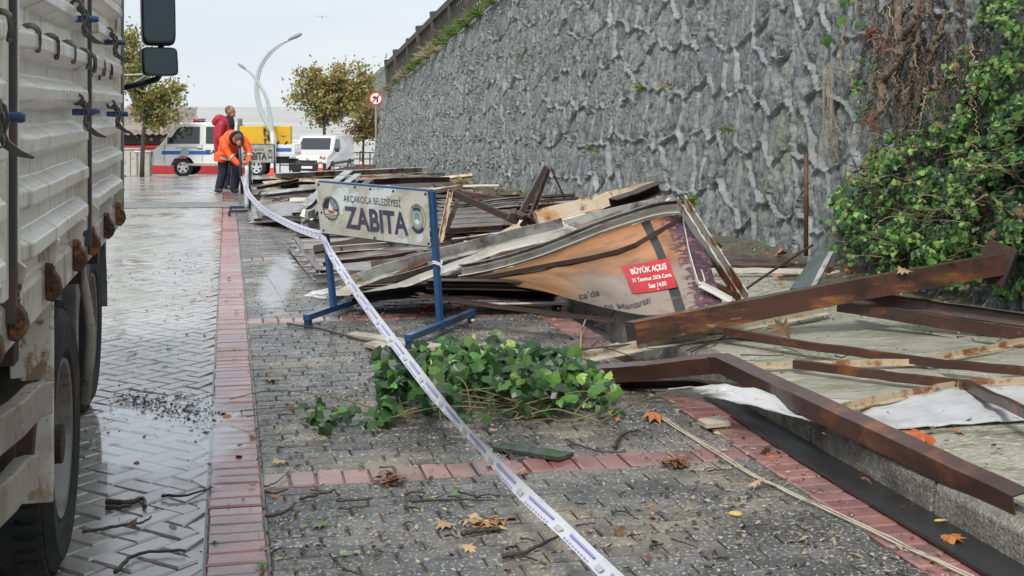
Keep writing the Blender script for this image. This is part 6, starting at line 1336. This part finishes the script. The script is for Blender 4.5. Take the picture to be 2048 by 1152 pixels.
# --- tufts
def tuft(p, n_, L_, m_, label, lean=(0, 0, 1), spread=.5, name='grass_tuft', group='tufts of wild plants on the wall', wd=.008):
    mb = MB(); p = Vector(p)
    for k in range(n_):
        d = (Vector(lean) + Vector((r.gauss(0, spread), r.gauss(0, spread), r.gauss(0, spread * .5)))).normalized(); l_ = L_ * r.uniform(.4, 1.1); b = p + Vector((r.gauss(0, .08), r.gauss(0, .16), 0)) * L_ * 2
        s_ = d.cross(Vector((r.gauss(0, 1), r.gauss(0, 1), 0))).normalized() * wd; t1 = b + d * l_ * .6; t2 = b + d * l_ - Vector((0, 0, l_ * .25 * r.random())); mb.add([b - s_, b + s_, t1 + s_, t2, t1 - s_], [(0, 1, 2, 3, 4)])
    return tag(origin(mb.build(name, m_, None)), label, 'plant', group)
ORD = 'first second third fourth fifth sixth seventh eighth ninth tenth eleventh twelfth thirteenth'.split()
tops = [(42, 'grass_dry', .45, 'wall top at its far end'), (40, 'grass_green', .35, None), (38.6, 'grass_dry', .55, None), (37.0, 'grass_green', .5, None), (35.6, 'grass_green', .55, None), (34.4, 'grass_dry', .6, None), (33.2, 'grass_dry', .6, None), (31.8, 'grass_green', .6, None), (30.4, 'grass_green', .6, None), (29.0, 'grass_green', .55, None), (27.6, 'grass_green', .6, None), (26.2, 'grass_green', .5, None), (25.0, 'grass_green', .5, None)]
for i, (y, m_, L_, _) in enumerate(tops):
    tuft(wtop(y, -.08), 150, L_ * .62, m_, ('dry straw-coloured' if m_ == 'grass_dry' else 'bright green') + ' plant on the wall top, ' + ORD[i] + ' from the far end', (-.45, 0, .35), .75, wd=.011)
for px, py, m_, lb in ((1038, 112, 'grass_dry', 'withered tuft growing out of the middle of the stone wall'), (1285, 175, 'grass_green', 'sparse yellow-green plant on the wall, left of the cracks'), (1335, 170, 'grass_dry', 'dark dry tuft on the wall beside the sparse green plant'), (1460, 260, 'grass_green', 'small light green sprig low on the wall'), (1190, 300, 'grass_green', 'faint green sprig near the wall foot')):
    tuft(wallpt(px, py, .04), 34, .16, m_, lb, (-.7, -.2, .1), .6, wd=.006)
tuft(P(1372, 410, 8.9), 50, .1, 'grass_green', 'green tuft poking out behind the leaning white post', (0, -.2, .6), .7, group=None, wd=.016)
tuft(PG(928, 370, .2), 60, .25, 'grass_dry', 'brown weeds at the wall foot behind the heap', (-.2, 0, .5), .7, group=None, wd=.02)

# ================================================================ fallen leaves, twigs, litter
LF = {k: leaf_mesh('maple', i, k) for i, k in enumerate(('leaf_orange', 'leaf_brown', 'leaf_yellow', 'leaf_green', 'leaf_tan'))}
LO = {k: leaf_mesh('oval', i + 9, k) for i, k in enumerate(('leaf_orange', 'leaf_brown', 'leaf_yellow', 'leaf_green', 'leaf_tan'))}
def fallen(px, py, s, m_, label, z=.012, kind='maple', group=None, flat=.25, p=None):
    o = link('fallen_leaf', (LF if kind == 'maple' else LO)[m_]); p = p or PG(px, py, z); o.location = p; o.rotation_euler = (r.gauss(0, flat), r.gauss(0, flat), r.uniform(0, 6.28)); o.scale = (s, s, s); return tag(o, label, 'leaf', group)
fallen(1830, 860, .15, 'leaf_orange', 'large orange leaf on the concrete below the white sheet', .16, flat=.2); fallen(1310, 824, .12, 'leaf_orange', 'orange-brown leaf at the end of the twin cables', .03)
fallen(1580, 664, .14, 'leaf_tan', 'curled tan leaf standing on the concrete by the rusty beam', .2, flat=.9); fallen(1518, 966, .075, 'leaf_tan', 'pale crumpled leaf caught on the twin cables', .03, flat=.5); fallen(845, 614, .16, 'leaf_orange', 'orange leaf under the fallen sign, left of pair', .02); fallen(882, 614, .17, 'leaf_orange', 'orange leaf under the fallen sign, right of pair', .02)
fallen(1485, 1028, .05, 'leaf_yellow', 'small bright yellow leaf on the pavers right of the tape', kind='oval'); fallen(1868, 1042, .05, 'leaf_yellow', 'yellow leaf on the black gutter strip', .03, kind='oval'); fallen(1915, 1078, .09, 'leaf_orange', 'orange leaf on the black gutter strip', .03); fallen(1820, 1010, .06, 'leaf_brown', 'brown leaf on the kerb stone', .15)
fallen(1305, 1035, .05, 'leaf_orange', 'small orange leaf in the middle of the near pavers', kind='oval', flat=.5); fallen(1890, 523, .07, 'leaf_yellow', 'yellow leaf lying on top of the thick rusty beam', kind='oval', p=P(1890, 528, 7.55) + Vector((0, 0, .02))); fallen(1810, 545, .09, 'leaf_tan', 'tan leaf lying on top of the thick rusty beam', p=P(1808, 548, 7.5) + Vector((0, 0, .03)))
fallen(1700, 540, .22, 'leaf_brown', 'big dry brown leaf at the foot of the ivy', .25, flat=.8); fallen(1400, 668, .06, 'leaf_yellow', 'yellow leaf near the cream trim strip', .18); fallen(460, 828, .07, 'leaf_orange', 'orange leaf in the puddle beside the red stripe', kind='oval'); fallen(548, 758, .09, 'leaf_tan', 'pale tan leaf flat on the pavers right of the red stripe', flat=.05); fallen(560, 920, .07, 'leaf_tan', 'tan leaf just above the red band end'); fallen(640, 1052, .07, 'leaf_green', 'pale green leaf on the near pavers left of the tape', flat=.1)
fallen(890, 1043, .07, 'leaf_tan', 'tan leaf fragment beside mossy clod'); fallen(1725, 955, .05, 'leaf_orange', 'orange leaf on the kerb face edge', .14); fallen(1120, 610, .1, 'leaf_orange', 'orange leaf in the shade below the sign middle', .02); fallen(1000, 560, .09, 'leaf_brown', 'brown leaf in the dark gap under the sign', .02)
for k in range(60):
    m_ = r.choice(['leaf_brown', 'leaf_brown', 'leaf_tan', 'leaf_orange', 'leaf_green']); fallen(r.uniform(520, 1450), r.uniform(720, 1140), r.uniform(.025, .05), m_, 'small ' + m_[5:] + ' leaf scrap scattered over the grey pavers', kind=r.choice(['maple', 'oval']), group='withered leaf scraps on the grey pavers', flat=.3)
for k in range(26): fallen(r.uniform(250, 520), r.uniform(480, 1130), r.uniform(.03, .055), r.choice(['leaf_brown', 'leaf_green', 'leaf_brown']), 'small dark leaf on the wet left lane', kind=r.choice(['maple', 'oval']), group='dark leaves on the left lane', flat=.25)
for k in range(90):
    px = r.uniform(905, 1050); fallen(0, 0, r.uniform(.05, .11), r.choice(['leaf_orange', 'leaf_tan', 'leaf_brown']), 'dry fallen leaf in the drift at the wall foot', p=(lambda x, y: Vector((x, y, G(y) + PAVZ + .02 + .11 * max(0, (x - WALLX + .75) / .85) ** 2)))(r.uniform(WALLX - .7, WALLX - .05), r.uniform(8.5, 26)), group='dry leaves drifted to the wall foot', flat=.5)
for k in range(24): fallen(r.uniform(1420, 2040), r.uniform(660, 960), r.uniform(.03, .06), r.choice(['leaf_brown', 'leaf_tan', 'leaf_brown', 'leaf_orange']), 'small withered leaf scrap on the raised concrete', .15, group='leaf scraps on the raised concrete', flat=.3) if True else None
def twig(pts, rad, label, group=None, z=.012, m_='twig'):
    w = [PG(x, y, z) for x, y in pts]; fine = [cat(w, t / 14) + Vector((r.gauss(0, .0018), r.gauss(0, .0018), abs(r.gauss(0, .002)))) for t in range(15)] if len(w) > 2 else [w[0].lerp(w[1], t / 6) + Vector((r.gauss(0, .004), r.gauss(0, .004), abs(r.gauss(0, .004)))) for t in range(7)]
    n_ = len(fine); mb = MB(); mb.tube(fine, [rad * (1 - .5 * t / n_) for t in range(n_)], 6); o = origin(mb.build('twig', m_, None, smooth=True)); return tag(o, label, 'twig', group)
twig([(165, 1066), (230, 1054), (280, 1046), (303, 1035)], .006, 'long curved twig between truck wheel and red stripe'); twig([(232, 1145), (255, 1120), (290, 1106), (370, 1102)], .0075, 'thick bent twig at the lower left beside the wheel'); twig([(322, 992), (370, 992), (418, 978)], .006, 'straight twig touching the red stripe'); twig([(212, 1004), (255, 1006), (285, 998), (290, 1014)], .012, 'stubby broken branch piece by the truck wheel'); twig([(214, 1016), (262, 1014)], .01, 'short thick stick below the broken branch piece')
twig([(530, 1034), (570, 1024), (592, 1006)], .008, 'forked dark twig right of the red stripe'); twig([(1004, 1112), (1050, 1105), (1118, 1072)], .009, 'long brown twig just left of the tape'); twig([(820, 1004), (900, 1000), (990, 1002)], .005, 'thin long twig across the middle pavers'); twig([(600, 998), (640, 990), (672, 980)], .006, 'wavy twig below the red band'); twig([(670, 1002), (745, 998)], .006, 'straight thin twig below the wavy twig'); twig([(680, 1018), (740, 1016)], .005, 'faint thin twig near middle pavers')
twig([(925, 1068), (960, 1062), (1000, 1058)], .01, 'dark stick under the mossy clod'); twig([(1010, 1100), (1035, 1092)], .006, 'short twig stub left of the long brown twig'); twig([(1228, 895), (1245, 870), (1275, 862)], .008, 'curled twig by the red band near the ivy'); 
twig([(1230, 625), (1180, 632), (1165, 660), (1160, 705)], .008, 'curved pale branch under the fallen sign', z=.06, m_='root_pale'); twig([(880, 694), (930, 690), (1000, 696), (1060, 712), (1100, 720)], .012, 'brown crooked branch behind the ivy heap', z=.05, m_='root_pale'); twig([(1150, 700), (1250, 690), (1380, 672), (1450, 668)], .006, 'thin crooked twig in front of the rusty beam', z=.16); twig([(1130, 880), (1190, 902), (1245, 905)], .005, 'thin twig lying over the red band')
for k in range(34):
    x, y = r.uniform(520, 1500), r.uniform(900, 1140); a = r.gauss(0, .35); L_ = r.uniform(15, 60); twig([(x, y), (x + L_ * .5, y + L_ * .2 * a + r.gauss(0, 3)), (x + L_, y + L_ * a * .6)], r.uniform(.002, .005), 'thin dark twig scattered on the near pavers', 'thin twigs scattered on the near pavers')
for k in range(40):
    x, y = r.uniform(1150, 2040), r.uniform(640, 720); a = r.gauss(0, .5); L_ = r.uniform(25, 110); twig([(x, y), (x + L_ * .5, y + L_ * .2 * a + r.gauss(0, 4)), (x + L_, y + L_ * a * .4)], r.uniform(.002, .005), 'thin root fibre tangled on the raised concrete', 'root fibres on the raised concrete', z=.15)
# crumbs of leaf, bark and grit that nobody could count
mb = MB(); gr = MB()
def crumb(m_, p, s):
    a = r.uniform(0, 6.28); e = Vector((math.cos(a), math.sin(a), r.gauss(0, .25))) * s; f = Vector((-math.sin(a), math.cos(a), r.gauss(0, .25))) * s * r.uniform(.25, .6); m_.add([p - e, p + f, p + e * .9, p - f + Vector((0, 0, s * .3))], [(0, 1, 2, 3)])
for k in range(11000):
    x = r.uniform(.1, 2.25); y = 3.5 + 7 * r.random() ** 1.7
    if noise.noise((x * 1.3, y * 1.3, 5)) + .4 * noise.noise((x * 4, y * 4, 8)) < r.uniform(-.45, .5): continue
    p = Vector((x, y, G(y) + .005)); crumb(mb if r.random() < .45 else gr, p, r.uniform(.003, .011) if r.random() < .85 else r.uniform(.01, .022))
for k in range(1500):
    x = r.uniform(-1.2, .12); y = 3.6 + 10 * r.random() ** 1.4
    if noise.noise((x * 1.6, y * .9, 15)) < r.uniform(-.2, .6): continue
    crumb(mb, Vector((x, y, G(y) + .006)), r.uniform(.004, .016))
for k in range(6500):
    y = r.uniform(3.6, 30); x = r.choice([r.uniform(KERB + .1, 4.6), WALLX - abs(r.gauss(0, .35))]); crumb(mb if r.random() < .7 else gr, Vector((x, y, G(y) + PAVZ + .012 + .1 * max(0, (x - 3.95) / .85) ** 2)), r.uniform(.005, .02))
mat('grit', (.3, .26, .18), .7, isl=.4, coat=.2)
tag(mb.build('leaf_litter', 'litter', None), 'dark crumbs of leaf and bark over the paving', 'litter', kind='stuff'); tag(gr.build('grit', 'grit', None), 'pale grit scattered over the pavers', 'grit', kind='stuff')
# mud smear on the left lane
mb = MB()
for k in range(620):
    t = r.random(); p = PG(240 + 185 * t + r.gauss(0, 20), 796 + 36 * t + r.gauss(0, 9) * (1 + t)); crumb(mb, p + Vector((0, 0, .006)), r.uniform(.003, .015))
tag(mb.build('mud_streak', 'mud', None), 'dark streak of mud and leaves across the left lane', 'mud', kind='stuff')
# moss clods
for px, py, lb in ((975, 1054, 'mossy yellow-brown clod on the near pavers'), (790, 965, 'dark leaf clump near the middle of the pavers'), (1350, 932, 'dark clump just below the red band')):
    mb = MB(); c = PG(px, py)
    for k in range(60): crumb(mb, c + Vector((r.gauss(0, .03), r.gauss(0, .03), abs(r.gauss(0, .012)) + .006)), r.uniform(.012, .03))
    tag(origin(mb.build('clod', 'leaf_brown' if px != 975 else 'leaf_tan', None)), lb, 'clod')
# puddle: clear water film whose rim breaks up between the pavers
pm = bpy.data.materials.new('water'); pm.use_nodes = True; t = pm.node_tree; t.nodes.clear(); M['water'] = pm
def n_(k, **a):
    q = t.nodes.new(k)
    for x, y in a.items(): setattr(q, x, y)
    return q
o_ = n_('ShaderNodeOutputMaterial'); mx = n_('ShaderNodeMixShader'); gl = n_('ShaderNodeBsdfGlossy'); gl.inputs['Roughness'].default_value = .04; tp = n_('ShaderNodeBsdfTransparent')
uvm = n_('ShaderNodeUVMap'); sx_ = n_('ShaderNodeSeparateXYZ'); ge = n_('ShaderNodeNewGeometry'); nz = n_('ShaderNodeTexNoise'); nz.inputs['Scale'].default_value = 7; nz.inputs['Detail'].default_value = 6
ad = n_('ShaderNodeMath', operation='ADD'); mr = n_('ShaderNodeMapRange'); mr.inputs[1].default_value = 1.42; mr.inputs[2].default_value = 1.05; ml = n_('ShaderNodeMath', operation='MULTIPLY')
k_ = t.links.new; k_(uvm.outputs[0], sx_.inputs[0]); k_(ge.outputs['Position'], nz.inputs['Vector']); k_(sx_.outputs[0], ad.inputs[0]); k_(nz.outputs[0], ad.inputs[1]); k_(ad.outputs[0], mr.inputs[0]); k_(mr.outputs[0], ml.inputs[0]); dt = n_('ShaderNodeVectorMath', operation='DOT_PRODUCT'); k_(ge.outputs['Incoming'], dt.inputs[0]); k_(ge.outputs['Normal'], dt.inputs[1]); ab = n_('ShaderNodeMath', operation='ABSOLUTE'); k_(dt.outputs['Value'], ab.inputs[0]); om = n_('ShaderNodeMath', operation='SUBTRACT'); om.inputs[0].default_value = 1; k_(ab.outputs[0], om.inputs[1]); pw = n_('ShaderNodeMath', operation='POWER'); pw.inputs[1].default_value = 3; k_(om.outputs[0], pw.inputs[0]); fr = n_('ShaderNodeMapRange'); fr.inputs[3].default_value = .05; k_(pw.outputs[0], fr.inputs[0]); k_(fr.outputs[0], ml.inputs[1])
k_(ml.outputs[0], mx.inputs[0]); k_(tp.outputs[0], mx.inputs[1]); k_(gl.outputs[0], mx.inputs[2]); k_(mx.outputs[0], o_.inputs[0])
def puddle(outl, z, label):
    pts = [PG(x, y) for x, y in outl]; c = sum(pts, Vector()) / len(pts); fine = []
    for i in range(len(pts)):
        for k in range(6): fine.append(pts[i].lerp(pts[(i + 1) % len(pts)], k / 6))
    n = len(fine); vs = []; uv = []; fs = []
    for ri, f in enumerate((0, .25, .5, .75, 1)):
        for p in fine: q = c.lerp(p, f); vs.append((q.x, q.y, G(q.y) + z)); uv.append((f, 0))
    for ri in range(4):
        for i in range(n): fs.append((ri * n + i, ri * n + (i + 1) % n, (ri + 1) * n + (i + 1) % n, (ri + 1) * n + i))
    mb = MB(); mb.add(vs, fs); return tag(struct(mb.build('puddle', 'water', None, uvs=uv)), label)
puddle([(150, 980), (140, 870), (190, 805), (260, 790), (330, 775), (430, 785), (515, 815), (525, 880), (500, 930), (440, 980), (330, 1005), (240, 1000)], .0045, 'shallow puddle between truck and red stripe')
puddle([(500, 620), (515, 560), (545, 510), (610, 490), (600, 560), (570, 630), (530, 650)], .004, 'thin film of water left of the nearest barrier')
bpy.context.view_layer.update()
